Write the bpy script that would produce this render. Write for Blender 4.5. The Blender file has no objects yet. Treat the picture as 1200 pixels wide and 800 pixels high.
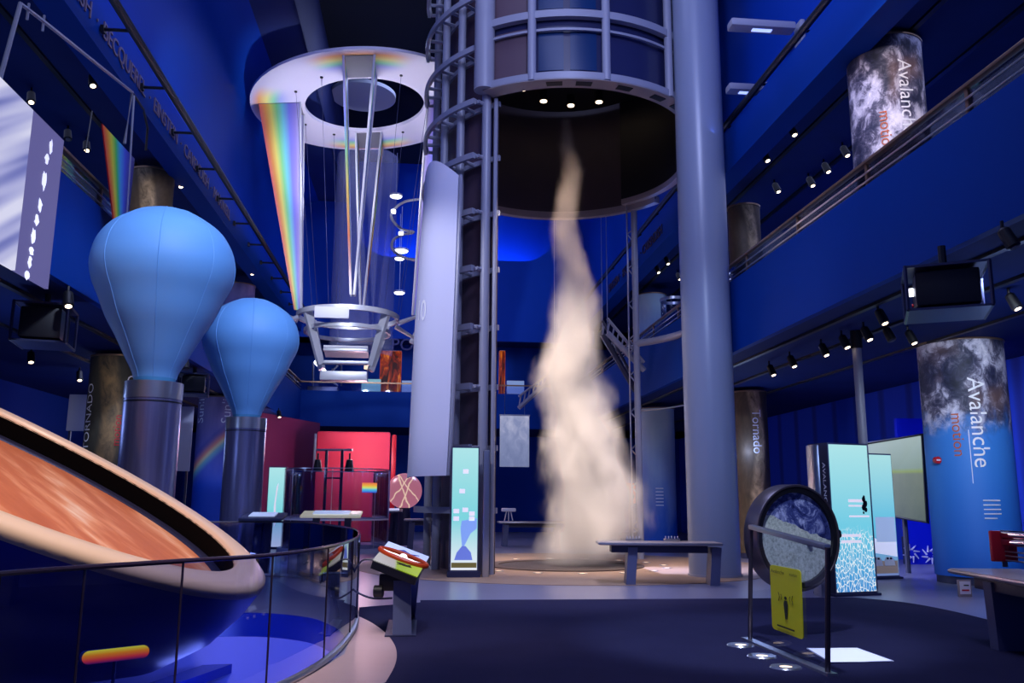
import bpy, bmesh, math, random
import numpy as np
from mathutils import Vector, Matrix
random.seed(7)
sc = bpy.context.scene
COL = sc.collection
R = math.radians
# ------------------------------------------------------------------ camera
F = 1010.0; PITCH = R(10.5); YAW = R(5.75); ROLL = R(0.35); EYE = Vector((0, 0, 1.55))
fw = Vector((math.sin(YAW)*math.cos(PITCH), math.cos(YAW)*math.cos(PITCH), math.sin(PITCH)))
_r = Vector((math.cos(YAW), -math.sin(YAW), 0)); _u = _r.cross(fw)
rt = _r*math.cos(ROLL)+_u*math.sin(ROLL); up = _u*math.cos(ROLL)-_r*math.sin(ROLL)
cam = bpy.data.cameras.new('camera'); co = bpy.data.objects.new('camera', cam); COL.objects.link(co)
co.matrix_world = Matrix(((rt.x, up.x, -fw.x, 0), (rt.y, up.y, -fw.y, 0), (rt.z, up.z, -fw.z, 1.55), (0, 0, 0, 1)))
cam.sensor_fit = 'HORIZONTAL'; cam.sensor_width = 36; cam.lens = 36*F/1200; cam.clip_end = 200; cam.clip_start = .05
sc.camera = co
# surveying: where a sight line of the photograph meets a known plane of the hall
def ray(x, y): return fw+rt*((x-600)/F)-up*((y-400)/F)
def pz(x, y, z=0): d = ray(x, y); return EYE+d*((z-1.55)/d.z)
def pY(x, y, Y): d = ray(x, y); return EYE+d*(Y/d.y)
def pX(x, y, X): d = ray(x, y); return EYE+d*(X/d.x)
V = Vector
# ------------------------------------------------------------------ materials
def lin(c):
    return tuple((v/255/12.92 if v/255 <= .04045 else ((v/255+.055)/1.055)**2.4) for v in c)+(1,)
MATS = {}
def newmat(name):
    m = bpy.data.materials.new(name); m.use_nodes = True
    nt = m.node_tree; b = nt.nodes['Principled BSDF']; MATS[name] = m
    return m, nt, b
def mat(name, c, rough=.5, metal=0, emit=None, es=1.0, bump=0, bscale=30, spec=.5, vary=0, vscale=3):
    m, nt, b = newmat(name)
    b.inputs['Base Color'].default_value = lin(c); b.inputs['Roughness'].default_value = rough
    b.inputs['Metallic'].default_value = metal; b.inputs['Specular IOR Level'].default_value = spec
    if emit: b.inputs['Emission Color'].default_value = lin(emit); b.inputs['Emission Strength'].default_value = es
    if bump or vary:
        tc = nt.nodes.new('ShaderNodeTexCoord'); n = nt.nodes.new('ShaderNodeTexNoise')
        nt.links.new(tc.outputs['Object'], n.inputs['Vector']); n.inputs['Detail'].default_value = 4
        n.inputs['Scale'].default_value = bscale if bump else vscale
        if bump:
            bp = nt.nodes.new('ShaderNodeBump'); bp.inputs['Strength'].default_value = bump; bp.inputs['Distance'].default_value = .02
            nt.links.new(n.outputs['Fac'], bp.inputs['Height']); nt.links.new(bp.outputs['Normal'], b.inputs['Normal'])
        if vary:
            n2 = nt.nodes.new('ShaderNodeTexNoise'); n2.inputs['Scale'].default_value = vscale; n2.inputs['Detail'].default_value = 3
            nt.links.new(tc.outputs['Object'], n2.inputs['Vector'])
            mx = nt.nodes.new('ShaderNodeMix'); mx.data_type = 'RGBA'
            l = lin(c); mx.inputs['A'].default_value = tuple(v*(1-vary) for v in l[:3])+(1,); mx.inputs['B'].default_value = tuple(min(1, v*(1+vary)) for v in l[:3])+(1,)
            nt.links.new(n2.outputs['Fac'], mx.inputs['Factor']); nt.links.new(mx.outputs['Result'], b.inputs['Base Color'])
    return m
class N:   # tiny node-building helper
    def __init__(s, nt): s.nt = nt
    def node(s, t, **k):
        n = s.nt.nodes.new('ShaderNode'+t)
        for a, v in k.items(): setattr(n, a, v)
        return n
    def put(s, sock, v):
        if isinstance(v, bpy.types.NodeSocket): s.nt.links.new(v, sock)
        elif v is not None: sock.default_value = v
    def m(s, op, a, b=None, c=None, clamp=False):
        n = s.node('Math', operation=op, use_clamp=clamp)
        for i, v in enumerate((a, b, c)): s.put(n.inputs[i], v)
        return n.outputs[0]
    def sep(s, v):
        n = s.node('SeparateXYZ'); s.put(n.inputs[0], v); return n.outputs
    def comb(s, x, y, z):
        n = s.node('CombineXYZ')
        for i, v in enumerate((x, y, z)): s.put(n.inputs[i], v)
        return n.outputs[0]
    def noise(s, vec, scale, detail=5, rough=.55, dist=0):
        n = s.node('TexNoise'); s.put(n.inputs['Vector'], vec); n.inputs['Scale'].default_value = scale
        n.inputs['Detail'].default_value = detail; n.inputs['Roughness'].default_value = rough; n.inputs['Distortion'].default_value = dist
        return n.outputs['Fac']
    def ramp(s, fac, stops, interp='LINEAR', raw=False):
        n = s.node('ValToRGB'); n.color_ramp.interpolation = interp; e = n.color_ramp.elements
        while len(e) < len(stops): e.new(.5)
        for el, (p, c) in zip(e, stops):
            el.position = p; el.color = (tuple(c)+(1,))[:4] if raw else lin(c)
        s.put(n.inputs[0], fac); return n.outputs[0]
    def mix(s, f, a, b, blend='MIX'):
        n = s.node('Mix', data_type='RGBA', blend_type=blend)
        s.put(n.inputs['Factor'], f); s.put(n.inputs['A'], a); s.put(n.inputs['B'], b); return n.outputs['Result']
    def tc(s, k='Object'): return s.node('TexCoord').outputs[k]
    def mapr(s, v, a, b, c=0, d=1, smooth=False):
        n = s.node('MapRange'); n.clamp = True
        if smooth: n.interpolation_type = 'SMOOTHSTEP'
        s.put(n.inputs[0], v)
        for i, q in zip((1, 2, 3, 4), (a, b, c, d)): n.inputs[i].default_value = q
        return n.outputs[0]
def C(c): return lin(c)
RAINBOW = [(0, (250, 120, 120)), (.14, (255, 170, 90)), (.28, (255, 240, 120)), (.42, (150, 235, 150)), (.56, (130, 225, 230)), (.72, (140, 140, 240)), (.86, (165, 150, 230)), (1, (205, 200, 235))]
def surf(name, fn, rough=.5, emit=0, metal=0, spec=.4):
    m, nt, b = newmat(name); k = N(nt); c = fn(k)
    b.inputs['Roughness'].default_value = rough; b.inputs['Metallic'].default_value = metal; b.inputs['Specular IOR Level'].default_value = spec
    if emit:
        nt.links.new(c, b.inputs['Emission Color']); b.inputs['Emission Strength'].default_value = emit
        b.inputs['Base Color'].default_value = (.02, .02, .02, 1)
    else: nt.links.new(c, b.inputs['Base Color'])
    return m
def glassmat(name, tint=(225, 232, 255), refl=1.0, ior=1.45, extra=0.0):
    m, nt, b = newmat(name); k = N(nt); nt.nodes.remove(b)
    t = k.node('BsdfTransparent'); t.inputs[0].default_value = lin(tint)
    g = k.node('BsdfGlossy'); g.inputs['Roughness'].default_value = .02
    fr = k.node('Fresnel'); fr.inputs[0].default_value = ior
    f = k.m('ADD', k.m('MULTIPLY', fr.outputs[0], refl), extra, clamp=True)
    mx = k.node('MixShader'); k.put(mx.inputs[0], f); k.put(mx.inputs[1], t.outputs[0]); k.put(mx.inputs[2], g.outputs[0])
    nt.links.new(mx.outputs[0], nt.nodes['Material Output'].inputs[0]); return m

M = {}
M['wall'] = mat('wall blue paint', (3, 58, 165), .6, spec=.12, vary=.08, vscale=.6)
M['fascia'] = mat('balcony blue paint', (1, 56, 146), .6, spec=.1, vary=.05, vscale=.8)
M['dark'] = mat('dark ceiling paint', (24, 44, 104), .75, spec=.15, vary=.2, vscale=1.2)
M['soffit'] = mat('soffit blue paint', (10, 34, 100), .7, vary=.15, vscale=.8)
M['black'] = mat('black metal', (16, 17, 24), .45)
M['blackrail'] = mat('black rail', (22, 20, 26), .4)
M['grey'] = mat('grey steel paint', (150, 152, 170), .35, vary=.04, vscale=2)
M['edgebow'] = surf('edge rainbow film', lambda k: k.ramp(k.sep(k.tc('Generated'))[2], [(0, (235, 235, 250)), (.25, (250, 150, 110)), (.45, (250, 220, 120)), (.6, (160, 225, 170)), (.75, (150, 160, 240)), (1, (235, 225, 245))]), .4)
M['column'] = mat('grey column paint', (140, 150, 176), .32, vary=.03, vscale=1)
M['steel'] = mat('brushed steel', (190, 192, 200), .28, .9, vary=.06, vscale=6)
M['hubsteel'] = mat('satin aluminium', (205, 208, 220), .4, .35)
M['chrome'] = mat('chrome', (215, 215, 222), .08, 1)
M['white'] = mat('white paint', (228, 228, 240), .5)
M['screen'] = mat('white screen fabric', (226, 226, 245), .7)
M['panel'] = mat('plum tower panel', (92, 72, 84), .5, vary=.12, vscale=1.5)
M['bluewin'] = mat('blue gate window', (8, 46, 96), .25)
M['bluepanel'] = mat('blue tower panel', (20, 50, 130), .3)
M['drumin'] = mat('brown drum lining', (66, 56, 64), .55, vary=.15, vscale=2)
M['lip'] = mat('beige steel lip', (156, 146, 148), .4)
M['balloon'] = mat('sky blue balloon fabric', (96, 156, 216), .6, bump=.12, bscale=2.2, vary=.04, vscale=1.3)
M['balloonneck'] = mat('teal balloon neck', (70, 140, 190), .6)
M['beige'] = mat('beige rim paint', (232, 196, 164), .35)
M['darktrack'] = mat('slate inner track', (44, 42, 66), .35, .3)
M['bowl'] = mat('blue bowl paint', (12, 46, 165), .3)
M['darkin'] = mat('dark inner wall', (6, 5, 8), .8, spec=.05)
M['carpet'] = mat('dark carpet', (42, 42, 72), .95, bump=.5, bscale=90, spec=.05, vary=.16, vscale=1.3)
M['floor'] = mat('polished blue grey floor', (122, 122, 150), .3, vary=.06, vscale=.8)
M['terrazzo'] = mat('tan terrazzo', (176, 150, 150), .4, vary=.06, vscale=4)
M['tan'] = mat('warm tan floor', (150, 124, 108), .55, vary=.08, vscale=2)
M['ringdark'] = mat('dark floor ring', (70, 56, 52), .6)
M['wheelsteel'] = mat('dark polished steel', (120, 112, 120), .3, .85)
M['kiosk'] = mat('kiosk steel side', (90, 94, 128), .3, .6)
M['lampon'] = mat('lamp lens lit', (255, 235, 205), .3, emit=(255, 226, 186), es=6)
M['lampoff'] = mat('lamp lens dim', (60, 50, 70), .3)
M['floodlens'] = mat('flood lens', (200, 210, 255), .3, emit=(150, 170, 255), es=1.6)
M['floorlamp'] = mat('floor lamp lens', (255, 235, 205), .3, emit=(255, 220, 180), es=1.3)
M['lampwhite'] = mat('white lamp lens and oval reflection', (255, 255, 255), .3, emit=(235, 240, 255), es=5)
M['glass'] = glassmat('clear glass', (222, 228, 250), .9)
M['faintglass'] = glassmat('low glare glass', (236, 240, 250), .12)
M['railglass'] = glassmat('railing glass', (170, 182, 226), 1.3, 1.5, .02)
M['glassedge'] = mat('glass edge dark', (52, 42, 64), .2)
M['red'] = mat('red paint', (200, 24, 44), .4)
M['crimson'] = mat('crimson booth paint', (226, 60, 88), .6, vary=.06, vscale=1)
M['magenta'] = mat('magenta red lit wall', (112, 20, 74), .7)  # red light on these walls is put into the base colour
M['navy'] = mat('navy cabinet', (40, 44, 78), .45)
M['letter'] = mat('pale lettering', (110, 92, 116), .5)
M['white_ink'] = mat('white lettering', (245, 245, 250), .6)
M['orange_ink'] = mat('rust lettering', (190, 90, 50), .6)
M['dark_ink'] = mat('dark lettering', (40, 44, 20), .6)
M['yellow'] = mat('yellow sign sheet', (226, 224, 20), .45)
M['gold'] = mat('bronze rail cap', (150, 120, 98), .3, .5)
M['greypanel'] = mat('pale grey panel', (176, 180, 205), .6)
M['woodtop'] = mat('pale bench top', (188, 172, 168), .3, vary=.06, vscale=5)
M['orange'] = mat('amber acrylic', (190, 62, 8), .3, emit=(200, 70, 16), es=.04)
M['pitwall'] = mat('pit wall paint', (150, 150, 210), .5)
M['pitfloor'] = mat('pit floor paint', (20, 44, 140), .25)
M['cabledim'] = mat('thin dim cable', (70, 76, 120), .5)
M['cable'] = mat('thin steel cable', (150, 160, 200), .4)

def orange_disc(k):
    v = k.tc(); s = k.sep(v)
    a = R(-38)
    u = k.m('ADD', k.m('MULTIPLY', s[0], math.cos(a)), k.m('MULTIPLY', s[1], math.sin(a)))
    w = k.m('SUBTRACT', k.m('MULTIPLY', s[1], math.cos(a)), k.m('MULTIPLY', s[0], math.sin(a)))
    n = k.noise(k.comb(k.m('MULTIPLY', u, .35), k.m('MULTIPLY', w, 1.25), 0), 1.0, 4, .5, .3)
    n2 = k.noise(k.comb(k.m('MULTIPLY', u, .9), k.m('MULTIPLY', w, 5), 3), 1.1, 4, .6)
    f = k.m('ADD', k.m('MULTIPLY', n, .75), k.m('MULTIPLY', n2, .25))
    return k.ramp(f, [(.32, (184, 92, 50)), (.48, (206, 112, 66)), (.55, (232, 150, 102)), (.64, (255, 220, 186))])  # palest stops are streaks of light put into the sand colour
M['orangedisc'] = surf('rust orange sand with lit streaks', orange_disc, .6)
def avalanche(gradient):
    def fn(k):
        v = k.tc('Generated'); s = k.sep(v)
        p = k.comb(k.m('MULTIPLY', s[0], 1.2), k.m('MULTIPLY', s[1], .6), k.m('MULTIPLY', s[2], 2.2 if gradient else 2.0))
        n = k.noise(p, 2.6, 3, .5, .6); n2 = k.noise(p, 9, 10, .76, 1.2)
        f = k.m('ADD', k.m('MULTIPLY', n, .6), k.m('MULTIPLY', n2, .42))
        pic = k.ramp(f, [(.36, (10, 16, 44)), (.45, (44, 48, 78)), (.505, (96, 94, 118)), (.55, (178, 176, 200)), (.63, (236, 232, 244))])
        warm = k.mapr(k.noise(p, 1.6, 2), .55, .72); pic = k.mix(k.m('MULTIPLY', warm, .5), pic, C((150, 112, 92)))
        if gradient:
            edge = k.m('ADD', s[2], k.m('MULTIPLY', k.m('SUBTRACT', k.noise(p, 5, 6, .6), .5), .3))
            t = k.mapr(edge, .56, .7, smooth=True)
            blue = k.ramp(s[2], [(0, (16, 92, 196)), (.5, (58, 132, 220))]); pic = k.mix(t, blue, pic)
        return pic
    return fn
M['avalow'] = surf('avalanche print with blue foot', avalanche(True), .6)
M['avaup'] = surf('avalanche print', avalanche(False), .6)
def twister(c0, c1, c2):
    def fn(k):
        v = k.tc('Generated'); s = k.sep(v)
        x = k.m('SUBTRACT', k.m('ADD', s[0], k.m('MULTIPLY', k.m('SINE', k.m('MULTIPLY', s[2], 7)), .1)), .5)
        core = k.mapr(k.m('ABSOLUTE', x), .08, .22, 1, 0, smooth=True)
        n = k.noise(k.comb(s[0], s[1], k.m('MULTIPLY', s[2], 2)), 4, 7, .65, 1)
        bg = k.mix(n, C(c0), C(c1)); return k.mix(k.m('MULTIPLY', core, k.mapr(n, .3, .65)), bg, C(c2))
    return fn
M['twist1'] = surf('storm print dark', twister((26, 30, 34), (88, 84, 70), (168, 136, 92)), .6)
M['twist2'] = surf('storm print tan', twister((40, 34, 30), (120, 100, 76), (214, 184, 142)), .6)
def bow_print(k):
    v = k.tc('Generated'); s = k.sep(v)
    d = k.m('ADD', k.m('MULTIPLY', s[0], .30), k.m('MULTIPLY', k.m('SUBTRACT', 1.0, s[2]), 1.0))
    r = k.mapr(d, .42, .60)
    bow = k.ramp(r, [(0, (40, 60, 150)), (.2, (150, 110, 150)), (.4, (240, 150, 110)), (.55, (240, 220, 150)), (.7, (120, 190, 190)), (1, (60, 90, 190))])
    n = k.noise(v, 3, 5); sky = k.mix(k.mapr(s[2], .4, .95), C((16, 70, 190)), k.mix(n, C((60, 56, 120)), C((190, 170, 210))))
    m = k.m('MULTIPLY', k.m('MULTIPLY', k.mapr(d, .40, .46), k.mapr(d, .56, .66, 1, 0)), .8)
    return k.mix(m, sky, bow)
M['bow'] = surf('rainbow sky print', bow_print, .6)
def flame_print(k):
    v = k.tc('Generated'); s = k.sep(v); n = k.noise(k.comb(s[0], s[1], k.m('MULTIPLY', s[2], .7)), 4, 6, .6, 1.5)
    return k.ramp(n, [(.38, (46, 8, 4)), (.52, (170, 50, 8)), (.62, (250, 130, 30)), (.75, (255, 210, 120))])
M['flame'] = surf('flame print', flame_print, .5, emit=.55)
def aqua_print(k):
    v = k.tc('Generated'); s = k.sep(v); n = k.noise(v, 2.5, 5)
    return k.mix(k.mapr(k.m('ADD', s[2], k.m('MULTIPLY', n, .5)), .4, 1.1), C((20, 90, 200)), C((190, 215, 225)))
M['aqua'] = surf('aqua sky print', aqua_print, .6)
def rain_uv(k):
    u = k.sep(k.tc('UV'))[0]; return k.ramp(u, RAINBOW)
M['rainfin'] = surf('dichroic rainbow film', rain_uv, .35)
def banner(k):
    s = k.sep(k.tc('UV'))
    return k.ramp(s[0], [(0, (240, 50, 40)), (.12, (250, 150, 30)), (.24, (240, 230, 50)), (.38, (70, 210, 80)), (.52, (60, 170, 220)), (.68, (70, 90, 210)), (.85, (60, 56, 150)), (1, (40, 44, 110))])
M['banner'] = surf('rainbow banner film', banner, .5)
def ringfilm(k):
    s = k.sep(k.tc()); x = k.m('DIVIDE', s[0], 3.8); y = k.m('DIVIDE', s[1], 3.8)
    r = k.m('SQRT', k.m('ADD', k.m('MULTIPLY', x, x), k.m('MULTIPLY', y, y)))
    ang = k.m('ARCTAN2', y, x)
    pk = k.mapr(k.m('COSINE', k.m('MULTIPLY', ang, 4)), -.6, .7, 0, 1, smooth=True)
    band = k.m('MULTIPLY', k.mapr(r, .99, .93, 0, 1), k.mapr(r, .64, .78, 0, 1))
    rb = k.ramp(k.mapr(r, .98, .68), [(0, (245, 140, 140)), (.2, (255, 190, 110)), (.4, (250, 240, 140)), (.6, (150, 230, 190)), (.8, (150, 160, 240)), (1, (180, 175, 235))])
    return k.mix(k.m('MULTIPLY', k.m('MULTIPLY', pk, band), .95), C((222, 216, 240)), rb)
M['ringfilm'] = surf('pale lavender film with rainbow bands', ringfilm, .4)
def proj(k):
    s = k.sep(k.tc('UV'))
    d = k.m('ADD', k.m('MULTIPLY', s[0], 1.1), k.m('MULTIPLY', s[1], -.8))
    n = k.noise(k.comb(k.m('MULTIPLY', d, 4.2), k.m('MULTIPLY', k.m('ADD', s[0], s[1]), .25), 0), 1.5, 2, .4)
    pic = k.ramp(n, [(.36, (92, 100, 178)), (.46, (168, 170, 220)), (.58, (222, 222, 246))])
    return k.mix(k.m('GREATER_THAN', s[0], .79), pic, C((96, 92, 150)))
M['proj'] = surf('projected storm image', proj, .6, emit=.9)
def flow(k):
    s = k.sep(k.tc('Generated')); n = k.noise(k.comb(s[0], s[2], 0), 4, 5, .6, .5)
    return k.ramp(k.m('ADD', k.m('MULTIPLY', n, .5), k.m('MULTIPLY', s[2], .25)), [(.25, (120, 132, 175)), (.4, (142, 152, 194)), (.55, (186, 190, 222))])
M['backscr'] = surf('grey wave picture', flow, .6, emit=.8)
def cyan(sky, low, crack):
    def fn(k):
        v = k.tc('UV'); s = k.sep(v)
        base = k.ramp(s[1], [(0, low), (.42, sky), (1, (176, 232, 236))])
        if crack:
            vo = k.node('TexVoronoi', feature='DISTANCE_TO_EDGE'); k.put(vo.inputs['Vector'], k.comb(k.m('MULTIPLY', s[0], 1.0), k.m('MULTIPLY', s[1], 1.5), k.m('MULTIPLY', k.noise(v, 6), .25))); vo.inputs['Scale'].default_value = 15
            cr = k.mapr(vo.outputs['Distance'], .02, .09, 1, 0)
            mask = k.mapr(k.m('ADD', s[1], k.m('MULTIPLY', k.noise(v, 6), .12)), .42, .5, 1, 0)
            base = k.mix(k.m('MULTIPLY', cr, mask), base, C((240, 250, 255)))
        return base
    return fn
M['cyan1'] = surf('cyan backlit print with frost cracks', cyan((112, 206, 232), (60, 140, 214), True), .3, emit=.95)
M['cyan2'] = surf('cyan backlit print', cyan((96, 196, 232), (110, 130, 190), False), .3, emit=.9)
M['cyan3'] = surf('aqua backlit print', cyan((126, 216, 226), (236, 240, 250), False), .3, emit=.95)
def greenp(k):
    s = k.sep(k.tc('Generated')); n = k.noise(k.tc('Generated'), 5, 5)
    b = k.ramp(s[2], [(0, (62, 82, 82)), (.4, (96, 112, 104)), (.55, (108, 122, 112)), (.58, (140, 166, 76)), (.62, (136, 164, 160)), (1, (180, 204, 208))])
    return k.mix(k.m('MULTIPLY', n, .3), b, C((170, 180, 150)))
M['greenp'] = surf('green landscape screen', greenp, .4, emit=.75)
def moon(k):
    s = k.sep(k.tc('Generated')); n = k.noise(k.tc(), 5, 8, .7, 1.2); n2 = k.noise(k.tc(), 26, 6, .7)
    top = k.ramp(n, [(.36, (28, 36, 86)), (.5, (76, 88, 150)), (.6, (180, 190, 230)), (.7, (235, 240, 255))])
    bot = k.ramp(n2, [(.3, (140, 150, 140)), (.5, (206, 216, 200)), (.7, (240, 244, 234))])
    line = k.m('ADD', s[2], k.m('ADD', k.m('MULTIPLY', s[0], .36), k.m('MULTIPLY', k.m('SUBTRACT', k.noise(k.tc(), 6, 4), .5), .12)))
    return k.mix(k.m('GREATER_THAN', line, .80), bot, top)
M['moon'] = surf('blue glass over pale sand', moon, .25)
def plasma(k):
    s = k.sep(k.tc('Object')); n = k.noise(k.tc(), 2.0, 3)
    x = k.m('ADD', s[0], k.m('MULTIPLY', k.m('SUBTRACT', n, .5), .25)); out = None
    for a, b in ((.42, .10), (-.38, -.05), (.75, -.2), (-.8, .22)):
        f = k.mapr(k.m('ABSOLUTE', k.m('SUBTRACT', k.m('SUBTRACT', x, b), k.m('MULTIPLY', s[2], a))), .0, .04, 1, 0)
        out = f if out is None else k.m('MAXIMUM', out, f)
    return k.mix(out, C((176, 104, 128)), C((255, 224, 196)))
M['plasma'] = surf('glowing pink plasma glass', plasma, .3, emit=.85)
def slot(k):
    s = k.sep(k.tc('Generated'))
    return k.ramp(s[2], [(0, (60, 10, 90)), (.3, (235, 60, 60)), (.65, (255, 140, 30)), (1, (255, 235, 60))])
M['slot'] = surf('flame coloured slot reflection', slot, .3, emit=1.0)
def wheelface(k):
    s = k.sep(k.tc('Generated')); return k.ramp(s[0], [(0, (235, 232, 236)), (.42, (225, 222, 224)), (.5, (190, 225, 60)), (1, (215, 245, 90))], 'EASE')
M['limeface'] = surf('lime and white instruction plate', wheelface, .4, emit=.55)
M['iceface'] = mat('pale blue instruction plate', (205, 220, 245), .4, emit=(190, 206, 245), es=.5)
M['pleat'] = surf('blue pleated drape', lambda k: k.mix(k.mapr(k.m('SINE', k.m('MULTIPLY', k.sep(k.tc())[1], 4.2)), .6, 1), C((10, 62, 210)), C((6, 40, 160))), .7)

# ------------------------------------------------------------------ mesh building
LOC = {}
class MB:
    def __init__(s): s.v = []; s.f = []; s.uv = {}
    def add(s, vs, fs):
        o = len(s.v); s.v += [V(p) for p in vs]; s.f += [tuple(i+o for i in f) for f in fs]; return o
    def box(s, c, sz, rot=None, bev=0):
        bm = bmesh.new(); bmesh.ops.create_cube(bm, size=1); bmesh.ops.scale(bm, vec=sz, verts=bm.verts)
        if bev: bmesh.ops.bevel(bm, geom=bm.edges[:], offset=bev, segments=2, affect='EDGES', profile=.6)
        q = rot if rot else Matrix.Identity(3); c = V(c)
        bm.verts.index_update(); s.add([q @ v.co+c for v in bm.verts], [[v.index for v in f.verts] for f in bm.faces]); bm.free(); return s
    def tube(s, pts, r, n=8, closed=False, cap=True):
        pts = [V(p) for p in pts]; k = len(pts); vs = []; fs = []; prev = None
        for i, p in enumerate(pts):
            a = pts[(i-1) % k] if (closed or i > 0) else p; b = pts[(i+1) % k] if (closed or i < k-1) else p
            t = (b-a).normalized()
            if prev is None:
                h = V((0, 0, 1)) if abs(t.z) < .9 else V((1, 0, 0)); x = t.cross(h).normalized()
            else: x = (prev-t*prev.dot(t)).normalized()
            prev = x; y = t.cross(x); rr = r[i] if isinstance(r, (list, tuple)) else r
            vs += [p+(x*math.cos(2*math.pi*j/n)+y*math.sin(2*math.pi*j/n))*rr for j in range(n)]
        for i in range(k if closed else k-1):
            for j in range(n):
                fs.append((i*n+j, i*n+(j+1) % n, ((i+1) % k)*n+(j+1) % n, ((i+1) % k)*n+j))
        if cap and not closed: fs.append(tuple(range(n))[::-1]); fs.append(tuple((k-1)*n+j for j in range(n)))
        s.add(vs, fs); return s
    def lathe(s, prof, c=(0, 0, 0), n=40, a0=0, a1=360, closed=False, q=None):
        c = V(c); full = abs(a1-a0-360) < 1e-6; m = n if full else n+1; k = len(prof); vs = []; fs = []
        for i in range(m):
            a = R(a0+(a1-a0)*i/n)
            for (r, z) in prof:
                p = V((r*math.cos(a), r*math.sin(a), z)); vs.append(c+(q @ p if q else p))
        for i in range(n):
            i2 = (i+1) % m
            for j in range(k if closed else k-1):
                fs.append((i*k+j, i2*k+j, i2*k+(j+1) % k, i*k+(j+1) % k))
        if not full and closed:
            fs.append(tuple(range(k))); fs.append(tuple((m-1)*k+j for j in range(k))[::-1])
        s.add(vs, fs); return s
    def cyl(s, c, r, z0, z1, n=32):
        c = V(c); return s.lathe([(0.0001, z0), (r, z0), (r, z1), (.0001, z1)], (c.x, c.y, 0), n)
    def prism(s, poly, off):
        poly = [V(p) for p in poly]; off = V(off); n = len(poly)
        s.add(poly+[p+off for p in poly], [tuple(range(n))[::-1], tuple(range(n, 2*n))]+[(i, (i+1) % n, n+(i+1) % n, n+i) for i in range(n)]); return s
    def grid(s, fn, nu, nv, thick=None):
        vs = []; fs = []; o = len(s.v)
        for i in range(nu+1):
            for j in range(nv+1): vs.append(V(fn(i/nu, j/nv))); s.uv[o+len(vs)-1] = (i/nu, j/nv)
        w = nv+1; fs = [(i*w+j, (i+1)*w+j, (i+1)*w+j+1, i*w+j+1) for i in range(nu) for j in range(nv)]
        if thick:
            t = V(thick); n = len(vs)
            for q in range(n): s.uv[o+n+q] = s.uv[o+q]
            vs += [p+t for p in vs]; fs += [tuple(i+n for i in f)[::-1] for f in fs]
            ring = [i*w for i in range(nu+1)]+[nu*w+j for j in range(1, nv+1)]+[i*w+nv for i in range(nu-1, -1, -1)]+[j for j in range(nv-1, 0, -1)]
            for a, b in zip(ring, ring[1:]+ring[:1]): fs.append((a, b, b+n, a+n))
        s.add(vs, fs); return s
    def text(s, txt, size, fn, extrude=.0, align='LEFT'):
        vs, fs = textmesh(txt, size, extrude, align); s.add([fn(p) for p in vs], fs); return s
    def build(s, name, m, parent=None, loc=None, ang=35):
        off = LOC[parent] if parent is not None else (V(loc) if loc is not None else V((0, 0, 0)))
        me = bpy.data.meshes.new(name); me.from_pydata([p-off for p in s.v], [], s.f); me.materials.append(m)
        if s.uv:
            uv = me.uv_layers.new(name='UVMap')
            for lp in me.loops: uv.data[lp.index].uv = s.uv.get(lp.vertex_index, (0, 0))
        bm = bmesh.new(); bm.from_mesh(me); bmesh.ops.remove_doubles(bm, verts=bm.verts, dist=1e-5) if not s.uv else None
        bmesh.ops.recalc_face_normals(bm, faces=bm.faces); bm.to_mesh(me); bm.free()
        for p in me.polygons: p.use_smooth = True
        me.set_sharp_from_angle(angle=R(ang))
        o = bpy.data.objects.new(name, me); COL.objects.link(o)
        if parent is not None: o.parent = parent; LOC[o] = off
        else: o.location = off; LOC[o] = off
        return o
_tx = {}
def textmesh(txt, size, extrude, align):
    key = (txt, size, extrude, align)
    if key not in _tx:
        cu = bpy.data.curves.new('t', 'FONT'); cu.body = txt; cu.size = size; cu.extrude = extrude; cu.align_x = align; cu.resolution_u = 3
        o = bpy.data.objects.new('t', cu); COL.objects.link(o); bpy.context.view_layer.update()
        me = bpy.data.meshes.new_from_object(o.evaluated_get(bpy.context.evaluated_depsgraph_get()))
        _tx[key] = ([v.co.copy() for v in me.vertices], [tuple(p.vertices) for p in me.polygons])
        bpy.data.objects.remove(o); bpy.data.curves.remove(cu); bpy.data.meshes.remove(me)
    return _tx[key]
def tag(o, label, cat, group=None, kind=None):
    if label: o['label'] = label
    if cat: o['category'] = cat
    if group: o['group'] = group
    if kind: o['kind'] = kind
    return o
def thing(name, label, cat, loc=(0, 0, 0), group=None):
    o = bpy.data.objects.new(name, None); COL.objects.link(o); o.location = loc; o.empty_display_size = .1; LOC[o] = V(loc)
    return tag(o, label, cat, group)
def struct(name, b, m, parent=None, ang=35):
    o = b.build(name, m, parent, ang=ang)
    if parent is None: o['kind'] = 'structure'
    return o
def dup(o, loc, label=None, group=None):
    r = o.copy(); COL.objects.link(r); r.location = loc
    if label: r['label'] = label
    if group: r['group'] = group
    LOC[r] = V(loc)
    for c in list(o.children):
        d = c.copy(); COL.objects.link(d); d.parent = r
        for g in list(c.children):
            e = g.copy(); COL.objects.link(e); e.parent = d
    return r
def basis(x, y):   # rotation whose columns are x, y, x*y
    x = V(x).normalized(); y = V(y); y = (y-x*y.dot(x)).normalized(); z = x.cross(y)
    return Matrix((x, y, z)).transposed()
def arc(c, r, a0, a1, z, n=24):
    return [V((c[0]+r*math.cos(R(a0+(a1-a0)*i/n)), c[1]+r*math.sin(R(a0+(a1-a0)*i/n)), z)) for i in range(n+1)]
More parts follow.
